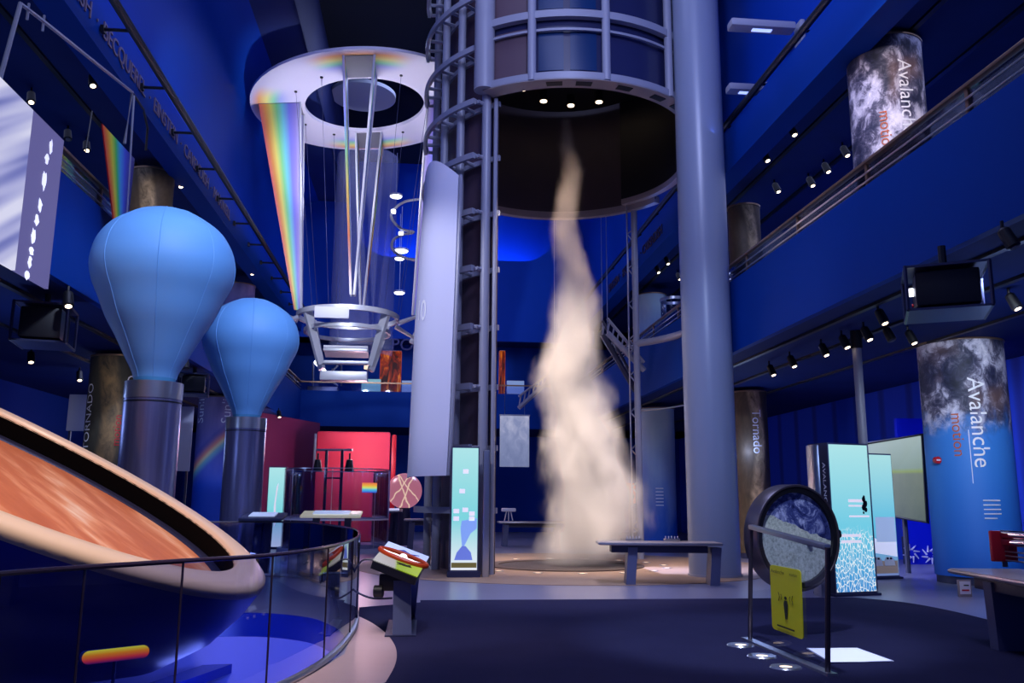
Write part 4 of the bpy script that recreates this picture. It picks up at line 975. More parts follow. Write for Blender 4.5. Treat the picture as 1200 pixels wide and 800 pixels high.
for u0 in (.08, .5):
    b = MB(); sh = [(0, .02), (0, .07), (.06, .09), (.26, .09), (.33, .06), (.36, .02)]; b.add([at(u0+u, .07+v, .022) for u, v in sh], [tuple(range(6))]); b.build('van_picture', M['white_ink'], t)
    for u1, v1 in ((.07, .075), (.18, .075)):
        b2 = MB(); b2.add([at(u0+u1, .065+v1-.0, .024), at(u0+u1+.07, .065+v1, .024), at(u0+u1+.07, .065+v1+.02-.004, .024), at(u0+u1, .065+v1+.016, .024)], [(0, 1, 2, 3)]); b2.build('van_window', M['black'], t)
# tower kiosk
kY = 18.35
a, bb = pY(527, 664, kY), pY(560, 664, kY); a.z = bb.z = 0; h = pY(545, 527, kY).z
t, at = lightbox(a, bb, h-.05, 'cyan3', 'tall aqua backlit kiosk with hourglass picture against the steel tower', .32, 'kiosk', foot=.12)
x_ = V((1, 0, 0))
b = MB(); b.add([at(.15, .09), at(.8, .09), at(.74, .15), at(.55, .2), at(.42, .2), at(.24, .15)], [tuple(range(6))]); b.build('sand_cone', mat('print slate blue', (90, 110, 190), .5, emit=(96, 112, 190), es=.9), t)
b = MB(); b.add([at(.42, .2), at(.5, .2), at(.72, .30), at(.94, .34), at(.94, .42), at(.4, .40), at(.36, .34)], [tuple(range(7))]); b.build('sand_funnel', mat('print blue', (120, 150, 215), .5, emit=(120, 152, 215), es=.9), t)
b = MB(); b.add([at(.05, .03), at(.95, .03), at(.95, .07), at(.05, .07)], [(0, 1, 2, 3)]); b.build('base_strip', mat('print olive', (110, 100, 50), .5, emit=(100, 92, 50), es=.6), t)
for u, v in ((.1, .46), (.1, .40), (.42, .47), (.66, .44), (.66, .40), (.42, .78), (.3, .62)):
    b = MB(); b.add([at(u, v), at(u+.2, v), at(u+.2, v+.035), at(u, v+.035)], [(0, 1, 2, 3)]); b.build('photo_tile', bpy.data.materials['pale print line'], t)
b = MB(); b.box(V((bb.x+.16, kY+.1, h/2)), (.14, .2, h), bev=.02); b.build('side_post', M['steel'], t)
# kiosk by the second balloon
a, bb = pY(312, 604, 29), pY(333, 604, 29); a.z = bb.z = 0; h = pY(320, 548, 29).z
t, at = lightbox(a, bb, h, 'cyan3', 'small aqua backlit kiosk beside the smaller balloon pedestal', .4)
b = MB(); b.add([at(.45, .25), at(.55, .3), at(.5, .55), at(.6, .8), at(.5, .75), at(.4, .5)], [tuple(range(6))]); b.build('print_figure', bpy.data.materials['pale print line'], t)
b = MB(); b.text('', .1, lambda p: p) if False else None
# green landscape screen
gY = 19.0
g = [pY(1012, 520, gY+.6), pY(1080, 509, gY-.6), pY(1086, 612, gY-.6), pY(1018, 600, gY+.6)]
t = thing('wall_screen', 'large tilted grey green landscape screen behind the cyan kiosks', 'screen', (g[0]+g[2])/2)
b = MB(); b.prism(g, (.02, .05, 0)); b.build('picture', M['greenp'], t)
b = MB(); b.tube([q+V((.01, -.02, 0)) for q in g], .045, 6, closed=True); b.build('bezel', M['black'], t)
b = MB(); b.tube([(g[0]+g[2])/2+V((.3, .2, 0)), V(((g[0].x+g[2].x)/2+.3, gY+.2, 0))], .06, 8); b.build('stand', M['navy'], t)
# backdrop of snowflakes behind it
w0, w1 = pY(1048, 480, 22), pY(1112, 480, 22)
t = thing('display_wall', 'free standing saturated blue display board with white snowflakes', 'display board', ((w0.x+w1.x)/2, 22, 0))
b = MB(); b.box(((w0.x+w1.x)/2, 22, 1.9), (w1.x-w0.x, .12, 3.8)); b.build('board', mat('electric blue board', (16, 40, 235), .5), t)
b = MB(); b.box(((w0.x+w1.x)/2, 22.02, .35), (w1.x-w0.x+.04, .14, .7)); b.build('skirting', M['navy'], t)
for x, y in ((1083, 567), (1068, 648), (1090, 650)):
    p = pY(x, y, 21.92); b = MB()
    for i in range(8):
        a = R(45*i+10); q1 = p+V((math.cos(a), 0, math.sin(a)))*.24; q0 = p+V((math.cos(a+.5), 0, math.sin(a+.5)))*.09; b.tube([q0, q1], [.03, .012], 5)
    b.build('snowflake', M['white_ink'], t)
# slim pole under the right balcony
p1, p0 = pY(998, 384, 15.8), pY(1014, 530, 15.8)
t = thing('support_pole', 'slim grey pole from balcony underside down behind the frost kiosk', 'pole', (p0.x-.03, 15.8, 0))
b = MB(); b.tube([(p0.x-.03, 15.8, 0), (p0.x-.03, 15.8, ZB)], .085, 14); b.build('shaft', M['grey'], t)
b = MB(); b.tube([(p0.x-.03, 15.8, ZB-.35), (p0.x-.03, 15.8, ZB)], .11, 14); b.build('sleeve', M['black'], t)
# thin horizontal rail near the pole
a, bb = pY(1010, 453, 24), pY(1068, 452, 24)
t = thing('picture_rail', 'thin pale rail high on dark wall beyond the slim pole', 'rail', a)
b = MB(); b.tube([a, bb], .03, 6); b.build('bar', M['grey'], t)
b = MB(); b.tube([a+V((.5, 0, 0)), V((a.x+.5, 24, ZB))], .015, 5); b.tube([bb-V((.3, 0, 0)), V((bb.x-.3, 24, ZB))], .015, 5); b.build('hanger', M['black'], t)

# ================================================================== RING STAND
fT = pY(880, 617, 9.6); fB, nB = pz(879, 752), pz(970, 791)
_pn = (nB-fB).cross(fT-fB).normalized(); nT = EYE+ray(970, 641)*((fB-EYE).dot(_pn)/ray(970, 641).dot(_pn))
t = thing('sand_ring_stand', 'round steel framed sand wheel on an open frame with yellow sign', 'exhibit stand', ((fB+nB)/2))
for p, q in ((fB, fT), (nB, nT)):
    b = MB(); b.tube([p, q], .026, 8); b.build('post', M['wheelsteel'], t)
b = MB(); d = (nT-fT).normalized(); b.box((fT+nT)/2, ((nT-fT).length, .05, .06), basis(d, V((0, 1, 0))), bev=.008); b.build('cross_bar', M['steel'], t)
fd = (nB-fB).normalized(); b = MB(); b.prism([fB-fd*.15+V((-.05, 0, .008)), nB+fd*.1+V((-.05, 0, .008)), nB+fd*.1+V((.05, 0, .008)), fB-fd*.15+V((.05, 0, .008))], (0, 0, .025)); b.build('floor_bar', M['steel'], t)
b = MB(); b.add([fB+V((0, 0, .04)), nB+V((0, 0, .04)), nT, fT], [(0, 1, 2, 3)]); b.build('glass_pane', M['faintglass'], t)
wc = pY(929, 629, 10.15); view = V((wc.x, wc.y, 0)).normalized()
wn = (Matrix.Rotation(R(40), 3, 'Z') @ -view).normalized(); wx = V((-wn.y, wn.x, 0)); wr = .62
QW = basis(wx, V((0, 0, 1)))
b = MB(); b.lathe([(wr-.035, .10), (wr-.03, .115), (wr-.008, .115), (wr, .10), (wr, -.12), (wr-.05, -.12)], wc, 72, q=QW, closed=True); b.build('drum_ring', M['wheelsteel'], t)
b = MB(); b.lathe([(wr-.10, .062), (wr-.095, .10), (wr-.04, .105), (wr-.034, .09), (wr-.05, .05)], wc, 72, q=QW, closed=True); b.build('gasket', M['black'], t)
b = MB(); b.lathe([(.0001, .06), (wr*.4, .06), (wr*.7, .06), (wr-.085, .06)], wc, 64, q=QW); b.build('sand_window', M['moon'], t)
kp = wc+wx*.17+V((0, 0, -.06))+wn*.065
b = MB(); b.tube([kp, kp+wn*.03], .035, 14); b.build('knob', M['black'], t)
kp = wc+wx*.66+V((0, 0, .02))
b = MB(); b.tube([kp, kp+wn*.06], .035, 12); b.tube([kp-wx*.1, kp], .012, 6); b.build('side_knob', M['black'], t)
pn = (nB-fB).cross(fT-fB).normalized()
if pn.dot(EYE-fB) < 0: pn = -pn
hit = lambda x, y: EYE+ray(x, y)*((fB+pn*.02-EYE).dot(pn)/ray(x, y).dot(pn))
s4 = [hit(902, 661), hit(938, 668), hit(941, 748), hit(905, 736)]
sx_ = (s4[1]-s4[0]); sz_ = (s4[3]-s4[0]); sn = sz_.cross(sx_).normalized()
if sn.y > 0: sn = -sn
S = lambda u, v, o=.006: s4[0]+sx_*u+sz_*v+sn*o
rr = []
for cu_, cv_, a0 in ((.9, .05, -90), (.9, .95, 0), (.1, .95, 90), (.1, .05, 180)):
    for j in range(5): a = R(a0+22.5*j); rr.append(S(cu_+.1*math.cos(a), cv_+.05*math.sin(a), 0))
b = MB(); b.prism(rr, -sn*.008); yel = b.build('yellow_sign', M['yellow'], t); yel['label'] = 'yellow notice with a standing figure'
b = MB()
b.text('Avalanche', .062, lambda p: S(.05+p.x*1.75, .115-p.y*1.3)); b.build('sign_title', M['dark_ink'], yel); b = MB(); b.text('motion', .055, lambda p: S(.66+p.x*1.5, .115-p.y*1.3)); b.build('sign_subtitle', M['dark_ink'], yel); b = MB()
b.prism([S(.2, .90), S(.76, .90), S(.76, .925), S(.2, .925)], sn*.002)
b.build('sign_caption', M['dark_ink'], yel)
b = MB(); fig = [(.46, .50), (.56, .50), (.58, .56), (.56, .66), (.545, .78), (.515, .78), (.51, .68), (.505, .78), (.475, .78), (.455, .66), (.44, .56)]
b.add([S(u, v) for u, v in fig], [tuple(range(len(fig)))]); b.add([S(.51+.045*math.cos(R(a)), .465+.026*math.sin(R(a))) for a in range(0, 360, 30)], [tuple(range(12))]); b.build('sign_figure', M['dark_ink'], yel)
b = MB()
for u, v0, v1 in ((.36, .42, .50), (.66, .42, .50), (.28, .40, .53), (.74, .40, .53)):
    b.tube([S(u, v0), S(u+(.03 if u < .5 else -.03), (v0+v1)/2), S(u, v1)], .003, 4)
b.build('sign_waves', M['dark_ink'], yel)
# floor lamps beside it
first = None
for (x, y), lab in zip(((868, 757), (893, 770), (921, 783)), ('farthest from the camera', 'middle one', 'nearest the camera')):
    p = pz(x, y); p.z = .008; lab = 'round steel floor lamp beside the sand wheel stand, '+lab
    if first is None:
        first = thing('floor_disc_lamp', lab, 'floor lamp', p, 'floor lamps beside the sand wheel')
        b = MB(); b.lathe([(.06, 0), (.15, 0), (.14, .014), (.06, .01)], p, 32, closed=True); b.build('bezel', M['steel'], first)
        b = MB(); b.lathe([(.0001, .009), (.06, .009)], p, 20); b.build('lens', M['floorlamp'], first)
    else: dup(first, p, lab)
q4 = [pz(946, 761), pz(1004, 760.5), pz(1047, 776), pz(974, 778)]  # pool of light on the carpet, built as a thin glowing plate
t = thing('floor_light_pool', 'square pool of white light on carpet behind the sand wheel stand', 'light pool', q4[0])
b = MB(); b.prism([V((q.x, q.y, .009)) for q in q4], (0, 0, .006)); b.build('plate', mat('white floor light', (235, 238, 250), .4, emit=(206, 212, 240), es=.55), t)
c_ = sum(q4, V((0, 0, 0)))/4; b = MB(); b.tube([V((q.x, q.y, .012)) for q in q4], .008, 4, closed=True); b.build('pool_edge', M['greypanel'], t)

# ================================================================== BENCHES, TABLES, CONSOLE
def bench(A, B, w, h, legs, lab, topm='woodtop'):
    A, B = V(A), V(B); d = (B-A).normalized(); n = V((-d.y, d.x, 0)); L = (B-A).length
    t = thing('exhibit_bench', lab, 'bench', ((A+B)/2))
    Qb = basis(d, n); c = (A+B)/2
    b = MB(); b.box(V((c.x, c.y, h-.03)), (L, w, .06), Qb, bev=.02); b.build('top', M[topm], t)
    b = MB(); b.box(V((c.x, c.y, h-.03)), (L+.02, w+.02, .035), Qb, bev=.012); b.build('edge_band', M['steel'], t)
    b = MB(); b.box(V((c.x, c.y, h-.13)), (L-.5, w*.6, .14), Qb, bev=.01); b.build('apron', M['navy'], t)
    for s_ in legs:
        p = A+d*L*s_
        b = MB(); b.prism([V((p.x, p.y, 0))+n*(w*.32)-d*.11, V((p.x, p.y, 0))+n*(w*.32)+d*.07, V((p.x, p.y, h-.1))+n*(w*.26)+d*.12, V((p.x, p.y, h-.1))+n*(w*.26)-d*.06], -n*w*.6); b.build('leg', M['benchleg'], t)
    return t
M['benchleg'] = mat('slate leg paint', (84, 92, 130), .4)
a, bb = pY(700, 635, 16.9), pY(836, 633, 16.9)
bench((a.x, 16.9, 0), (bb.x, 16.6, 0), .75, .80, (.27, .95), 'long narrow table with pale top between the vapour column and the grey column')
for i, (x, lab) in enumerate(((742, 'small steel gauge block on the narrow table nearer the vapour'), (787, 'small steel gauge block on the narrow table nearer the grey column'))):
    p = pY(x, 628, 16.9); tt = thing('gauge_block', lab, 'gauge', (p.x, 16.9, .81))
    b = MB(); b.box((p.x, 16.9, .83), (.3, .12, .04), bev=.01); b.build('base', M['steel'], tt)
    for j in range(5): b = MB(); b.tube([(p.x-.12+.06*j, 16.9, .85), (p.x-.12+.06*j, 16.9, .9)], .012, 6); b.build('pin', M['white'], tt)
# bench at the right edge
A_ = pz(1137, 667, .80); B_ = pz(1290, 690, .80)
bench((A_.x+.1, A_.y-.1, 0), (B_.x, B_.y-.2, 0), .8, .82, (.24, .92), 'dark legged bench table with pale top near the avalanche column')
# red ended steel flow device on it
p = pz(1178, 664, .82)
dv = V((B_.x-A_.x, B_.y-A_.y, 0)).normalized()
t = thing('flow_tank', 'chrome flow tank with a red end plate standing on the bench', 'exhibit device', (p.x, p.y, .83))
Qd = basis(dv, V((-dv.y, dv.x, 0)))
b = MB(); b.box(V((p.x, p.y, 1.06)), (.07, .3, .36), Qd, bev=.02); b.build('end_plate', M['red'], t)
b = MB(); b.lathe([(.0001, .0), (.08, .0), (.10, .02), (.08, .035), (.0001, .04)], V((p.x, p.y, 1.06))-dv*.04, 24, q=basis(V((0, 1, 0)), V((0, 0, 1)))); b.build('end_boss', M['red'], t)
b = MB(); b.tube([V((p.x, p.y, .82)), V((p.x, p.y, .9))], .03, 8); b.build('foot', M['navy'], t)
for z, r in ((1.2, .05), (1.11, .045)):
    b = MB(); b.tube([V((p.x, p.y, z)), V((p.x, p.y, z))+dv*1.3], r, 14); b.build('roller', M['chrome'], t)
for z in (1.0, .95, .9):
    b = MB(); b.tube([V((p.x, p.y, z)), V((p.x, p.y, z))+dv*1.3], .01, 6); b.build('rod', M['steel'], t)
pe = V((p.x, p.y, 0))+dv*1.3
b = MB(); b.box(V((pe.x, pe.y, 1.0)), (.07, .3, .36), Qd, bev=.02); b.build('far_plate', M['steel'], t)
# small framed notice and toy by the avalanche column
p = pz(1131, 699); p.z = 0
t = thing('small_notice', 'small white framed notice standing on the floor by the avalanche column', 'notice', p)
b = MB(); b.box(p+V((0, 0, .14)), (.24, .04, .28), bev=.01); b.build('frame', M['lip'], t)
b = MB(); b.box(p+V((0, -.022, .15)), (.19, .01, .21)); b.build('sheet', M['white'], t)
b = MB(); b.box(p+V((0, -.029, .11)), (.13, .006, .025)); b.build('red_stripe', M['red'], t)
b = MB(); b.box(p+V((.02, -.029, .19)), (.09, .006, .02)); b.build('ink_mark', M['dark_ink'], t)
p = pz(1096, 523, 3.0); c = cl; a = face(c)-42
p = V((c.x+(RA+.05)*math.cos(R(a)), c.y+(RA+.05)*math.sin(R(a)), 2.42))
t = thing('alarm_beacon', 'small red round alarm fixed to the side of the avalanche column', 'alarm', p)
b = MB(); b.tube([p+V((0, .04, 0)), p-V((0, .05, 0))], .07, 16); b.build('body', M['red'], t)
b = MB(); b.box(p-V((0, .055, 0)), (.08, .01, .03)); b.build('white_band', M['white'], t)
# console with amber ring
cb = pz(463, 746); cb.z = 0
t = thing('control_console', 'slanted visitor console with amber hand wheel standing near the glass railing', 'console', cb)
b = MB(); b.prism([cb+V((-.03, 0, .008)), cb+V((.19, .02, .008)), cb+V((.16, .1, .62)), cb+V((-.04, .1, .62))], (0, .09, 0)); b.build('front_leg', M['benchleg'], t)
p = pz(481, 724); b = MB(); b.prism([p+V((-.1, 0, .008)), p+V((.06, 0, .008)), V((cb.x+.26, cb.y+.5, .62)), V((cb.x+.1, cb.y+.5, .62))], (0, .08, 0)); b.build('rear_leg', M['benchleg'], t)
b = MB(); b.prism([cb+V((-.12, -.05, .008)), cb+V((.24, -.05, .008)), cb+V((.24, 1.3, .008)), cb+V((-.12, 1.3, .008))], (0, 0, .015)); b.build('foot_plate', M['navy'], t)
tc_ = [pY(437, 656, 10.5), pY(489, 676, 10.35), pY(503, 652, 11.3), pY(455, 635, 11.45)]
U = (tc_[1]-tc_[0]); Wd = (tc_[3]-tc_[0]); nn_ = U.cross(Wd).normalized()
T_ = lambda u, v, o=0: tc_[0]+U*u+Wd*v+nn_*o
b = MB(); b.prism([T_(0, 0, -.1), T_(1, 0, -.1), T_(1, 1, -.1), T_(0, 1, -.1)], nn_*.09); b.build('desk_body', M['black'], t)
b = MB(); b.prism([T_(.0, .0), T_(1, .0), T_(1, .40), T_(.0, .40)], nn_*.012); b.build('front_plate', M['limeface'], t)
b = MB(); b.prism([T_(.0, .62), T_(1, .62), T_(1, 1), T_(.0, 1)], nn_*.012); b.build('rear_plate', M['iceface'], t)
b = MB(); b.tube([T_(.3, .72, .016), T_(.45, .8, .016), T_(.62, .74, .016), T_(.8, .84, .016)], [.006, .014, .01, .004], 5); b.build('rear_plate_print', mat('print deep blue', (60, 80, 170), .5), t)
hc = T_(.52, .47, .03)
b = MB(); uu = U.normalized(); vv = nn_.cross(uu)
b.tube([hc+uu*.31*math.cos(R(a))+vv*.13*math.sin(R(a)) for a in range(0, 360, 10)], .03, 10, closed=True); b.build('hand_wheel', M['orange'], t)
b = MB(); b.tube([T_(.52, .5, 0), hc], .05, 12); b.tube([hc-uu*.29, hc+uu*.29], .012, 6); b.build('wheel_hub', M['steel'], t)
b = MB(); pc_ = T_(.62, .2, .016); b.tube([pc_-uu*.1+vv*.03, pc_, pc_+uu*.1+vv*.02], [.004, .02, .004], 6); b.tube([pc_-uu*.07-vv*.04, pc_+uu*.07+vv*.06], [.004, .012], 6); b.build('bird_print', M['dark_ink'], t)
b = MB(); b.box(cb+V((-.05, .25, .60)), (.32, .3, .2), bev=.03); b.build('motor_box', M['black'], t)
b = MB(); b.tube([cb+V((-.26, .12, .5)), cb+V((-.16, .1, .5))], .07, 16); b.build('crank_knob', M['black'], t)
b = MB(); b.tube(spline([T_(0, .25, -.06), T_(-.28, .2, -.12), T_(-.33, .1, -.4), cb+V((-.32, .1, .43)), cb+V((-.05, .12, .42))], 5), .012, 6); b.build('grab_handle', M['navy'], t)
# tables by the round glass
def table(x0, x1, y, Y, lab, m, d=.8, h=1.2):
    a, bb = pY(x0, y, Y), pY(x1, y, Y); t = thing('exhibit_table', lab, 'table', ((a.x+bb.x)/2, Y, 0))
    b = MB(); b.box(((a.x+bb.x)/2, Y, h), (bb.x-a.x, d, .06), Matrix.Rotation(R(8), 3, 'X'), bev=.02); b.build('top', m, t)
    for x in (a.x+.35, bb.x-.35):
        b = MB(); b.prism([(x-.12, Y+.12, 0), (x+.06, Y+.12, 0), (x+.1, Y+.08, h-.05), (x-.06, Y+.08, h-.05)], (0, -.2, 0)); b.build('leg', M['navy'], t)
    b = MB(); b.box(((a.x+bb.x)/2, Y-.02, h+.05), ((bb.x-a.x)*.6, d*.6, .02), Matrix.Rotation(R(8), 3, 'X')); b.build('instruction_plate', M['iceface'], t)
table(284, 334, 602, 18.9, 'dark sloped exhibit table beyond the railing beside the smaller pedestal', M['navy'])
table(354, 424, 600, 22.5, 'pale topped exhibit table in front of the round glass enclosure', mat('cream plate', (225, 220, 190), .4, emit=(200, 196, 160), es=.35))
table(452, 472, 594, 30.4, 'small dark table beside the pink plasma globe', M['navy'], .7)
a, bb = pY(474, 601, 27.5), pY(528, 601, 27.5)
bench((a.x, 27.5, 0), (bb.x, 27.5, 0), .7, 1.0, (.15, .85), 'dark bench behind the steel tower below the curved white screen')
a = pY(584, 607, 31); bb = pY(660, 607, 31)
bench((a.x, 31, 0), (bb.x, 31, 0), .9, .85, (.1, .9), 'far pale counter behind the vapour column')
p = pY(596, 603, 31); t = thing('white_instrument', 'small white tripod instrument on the far counter behind the vapour', 'instrument', (p.x, 31, .87))
b = MB(); b.box((p.x, 31, 1.25), (.5, .3, .12), bev=.04); b.build('body', M['white'], t)
for dx_ in (-.15, 0, .15): b = MB(); b.tube([(p.x+dx_, 31, .87), (p.x+dx_*.5, 31, 1.2)], .02, 6); b.build('leg', M['white'], t)

# ================================================================== ROUND GLASS ENCLOSURE, RED BOOTH
gc = V((pY(394, 600, 28).x, 28.0, 0)); gr = 1.62
t = thing('glass_enclosure', 'round clear glass enclosure under the hanging mirror carriage', 'glass enclosure', gc)
zt3 = pY(394, 549, 26.5).z
b = MB(); b.lathe([(gr, .1), (gr, zt3)], gc, 64); b.build('glass_wall', M['glass'], t, ang=80)
b = MB(); b.lathe([(gr-.01, zt3), (gr+.015, zt3), (gr+.015, zt3+.03), (gr-.01, zt3+.03)], gc, 64, closed=True); b.build('top_edge', M['steel'], t)
b = MB(); b.lathe([(gr-.15, 0), (gr+.15, 0), (gr+.12, .12), (gr-.12, .12)], gc, 64, closed=True); b.build('base_ring', M['greypanel'], t)
b = MB(); b.lathe([(gr-.02, .95), (gr+.02, .95), (gr+.02, 1.0), (gr-.02, 1.0)], gc, 64, closed=True); b.build('hand_band', M['white'], t)
for a in (180, 220, 270, 320, 0):
    b = MB(); b.tube([gc+V((gr*math.cos(R(a)), gr*math.sin(R(a)), .1)), gc+V((gr*math.cos(R(a)), gr*math.sin(R(a)), zt3))], .03 if a in (180, 0) else .012, 6); b.build('joint', M['steel'], t)
b = MB()
def arcpt(u, v): 
    a = R(-58+20*u); return gc+V(((gr+.02)*math.cos(a), (gr+.02)*math.sin(a), 1.78+.3*v))
t = thing('spectrum_film', 'small rainbow patch of film on the round glass enclosure', 'film', arcpt(.5, .5))
b = MB()
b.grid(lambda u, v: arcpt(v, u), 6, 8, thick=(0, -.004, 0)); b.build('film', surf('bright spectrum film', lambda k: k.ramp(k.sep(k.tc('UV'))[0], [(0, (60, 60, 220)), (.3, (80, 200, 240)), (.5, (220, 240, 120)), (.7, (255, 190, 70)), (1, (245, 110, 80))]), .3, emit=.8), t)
# lamp stand
lY = 30.2; p0 = pY(391, 604, lY)
t = thing('lamp_stand', 'dark steel stand carrying two black spot lamps before the crimson booth', 'lamp stand', (p0.x, lY, 0))
for x in (381.5, 400):
    a = pY(x, 560, lY); b = MB(); zt4 = pY(x, 527, lY).z; b.tube([(a.x, lY, 0), (a.x, lY, zt4)], .05, 8); b.build('upright', M['navy'], t)
a, bb = pY(370, 527, lY), pY(413, 527, lY); b = MB(); b.tube([a, bb], .04, 8); b.build('top_bar', M['steel'], t)
a, bb = pY(381, 560, lY), pY(400, 560, lY); b = MB(); b.tube([a, bb], .03, 6); b.build('mid_bar', M['navy'], t)
for x in (373, 410):
    a = pY(x, 531, lY); b = MB(); b.tube([a, a-V((0, 0, .2)), a-V((0, 0, .22)), a-V((0, 0, .62))], [.03, .03, .1, .17], 12); b.build('spot_lamp', M['black'], t)
b = MB(); b.box((p0.x, lY, .05), (.9, .7, .1), bev=.02); b.build('foot', M['navy'], t)
# crimson booth
cY = 34; a, bb = pY(372, 505, cY), pY(458, 505, cY)
t = thing('crimson_booth', 'glowing crimson rounded booth wall at the far end under the back balcony', 'booth', ((a.x+bb.x)/2, cY, 0))
b = MB(); b.box(((a.x+bb.x)/2, cY, a.z/2), (bb.x-a.x, .3, a.z), bev=.1); b.build('front_panel', M['crimson'], t)
b = MB(); b.box((bb.x+.14, cY+.05, a.z/2-.05), (.18, .4, a.z-.1), bev=.05); b.build('side_edge', M['red'], t)
b = MB(); b.box((a.x-.05, cY-.1, a.z*.8), (.1, .12, a.z*.35), bev=.02); b.build('hinge_rail', M['steel'], t)
# magenta booth wall left of it
a, bb = pY(300, 470, 33), pY(362, 485, 33)
t = thing('magenta_partition', 'magenta partition under the balcony behind the smaller balloon pedestal', 'partition', ((a.x+bb.x)/2, 33, 0))
b = MB(); b.prism([(a.x, 31.5, 0), (a.x, 31.6, 0), (bb.x, 36.6, 0), (bb.x, 36.5, 0)], (0, 0, 4.7)); b.build('panel', M['magenta'], t)
b = MB(); b.prism([(a.x-.05, 31.45, 0), (a.x-.05, 31.6, 0), (a.x+.1, 31.6, 0), (a.x+.1, 31.45, 0)], (0, 0, 4.6)); b.build('edge_trim', M['crimson'], t)
slab(-11, -2.5, 44.6, 44.9, 0, 4.8, 'wall_back_magenta', M['magenta'])
# pink plasma globe
p = pY(474, 575, 31.6); r = 20*31.6*1.0/F
t = thing('plasma_globe', 'round pink plasma globe with white streamers glowing at the far end', 'plasma globe', p)
b = MB(); b.lathe([(r*math.cos(R(a)), r*math.sin(R(a))) for a in range(-80, 91, 10)], p, 40); b.build('globe', M['plasma'], t, ang=90)
b = MB(); b.lathe([(.0001, 0), (.35, 0), (.3, .5), (.2, p.z-r*.95)], (p.x, p.y, 0), 24); b.build('stand', M['navy'], t)
# white screen on back, hung under the back balcony edge
a, bb = pY(586, 487, 37), pY(620, 547, 37)
t = thing('hanging_screen', 'pale grey wave picture screen hanging at the far end beside the tower post', 'screen', ((a.x+bb.x)/2, 37, bb.z))
b = MB(); b.box(((a.x+bb.x)/2, 37, (a.z+bb.z)/2), (bb.x-a.x, .06, a.z-bb.z)); b.build('sheet', M['backscr'], t)
b = MB(); b.box(((a.x+bb.x)/2, 37, a.z+.03), (bb.x-a.x+.06, .1, .06)); b.tube([(a.x+.2, 37, a.z), (a.x+.2, 37, 6.2)], .012, 4); b.tube([(bb.x-.2, 37, a.z), (bb.x-.2, 37, 6.2)], .012, 4); b.build('top_roller', M['steel'], t)
# back gallery exhibits
p = pY(380, 430, YB+1.2)
t = thing('steel_apparatus', 'cluttered shiny steel apparatus on the back gallery under the mirror carriage', 'apparatus', (p.x, YB+1.2, GZ))
b = MB(); b.box((p.x, YB+1.2, GZ+.4), (1.4, .7, .8), bev=.04); b.build('bench_box', M['steel'], t)
a, c2 = pY(369, 423, YB+1.2), pY(382, 437, YB+1.2); b = MB(); b.tube([a, c2], .09, 8); b.build('tube_lamp', M['lampwhite'], t)
for x0, y0_, x1_, y1_ in ((390, 432, 386, 445), (386, 445, 396, 452), (396, 428, 388, 436), (367, 424, 367, 452), (400, 424, 400, 452)):
    b = MB(); b.tube([pY(x0, y0_, YB+1.1), pY(x1_, y1_, YB+1.1)], .05, 6); b.build('pipe', M['steel'], t)
for x0, x1_, lab in ((446, 471, 'flame poster on the back gallery between mirror carriage and curved white screen'), (585, 592, 'sliver of flame poster on the back gallery just past the tower post')):
    a, bb = pY(x0, 411, YB+1.6), pY(x1_, 411, YB+1.6); zt5 = a.z
    t = thing('flame_poster', lab, 'poster', ((a.x+bb.x)/2, YB+1.6, GZ)); b = MB(); b.box(((a.x+bb.x)/2, YB+1.6, (GZ+zt5)/2), (bb.x-a.x, .3, zt5-GZ), bev=.05); b.build('print', M['flame'], t)
    b = MB(); b.box(((a.x+bb.x)/2, YB+1.6, GZ+.05), (bb.x-a.x+.1, .4, .1)); b.build('foot', M['navy'], t)
for x0, x1_, y0_, lab in ((424, 446, 444, 'pale green lit sign box beside the flame poster'), (471, 490, 446, 'pale blue lit sign box between flame poster and curved white screen'), (594, 614, 446, 'pale lit sign box past the tower post on the back gallery')):
    a, bb = pY(x0, y0_, YB+1.0), pY(x1_, 457, YB+1.0); t = thing('sign_box', lab, 'sign', ((a.x+bb.x)/2, YB+1, GZ))
    b = MB(); b.box(((a.x+bb.x)/2, YB+1, (GZ+a.z)/2), (bb.x-a.x, .2, a.z-GZ), bev=.02); b.build('face', mat('lit sign '+lab[:10], (150, 200, 190), .4, emit=(110, 160, 170) if 'green' in lab else (110, 120, 180), es=.7), t)
    b = MB(); b.box(((a.x+bb.x)/2, YB+1.05, GZ+.04), (bb.x-a.x+.1, .3, .08)); b.build('foot', M['navy'], t)
p = pY(431, 428, YB+1.4); t = thing('desk_lamp', 'small glowing lamp on the back gallery above the green sign box', 'lamp', (p.x, p.y, GZ))
b = MB(); b.tube([p-V((0, 0, .18)), p+V((0, 0, .18))], .18, 12); b.build('shade', M['lampwarm'] if 'lampwarm' in M else mat('warm lamp shade', (250, 225, 190), .4, emit=(250, 222, 190), es=1), t)
b = MB(); b.tube([V((p.x, p.y, GZ)), p-V((0, 0, .18))], .03, 6); b.build('stem', M['steel'], t)
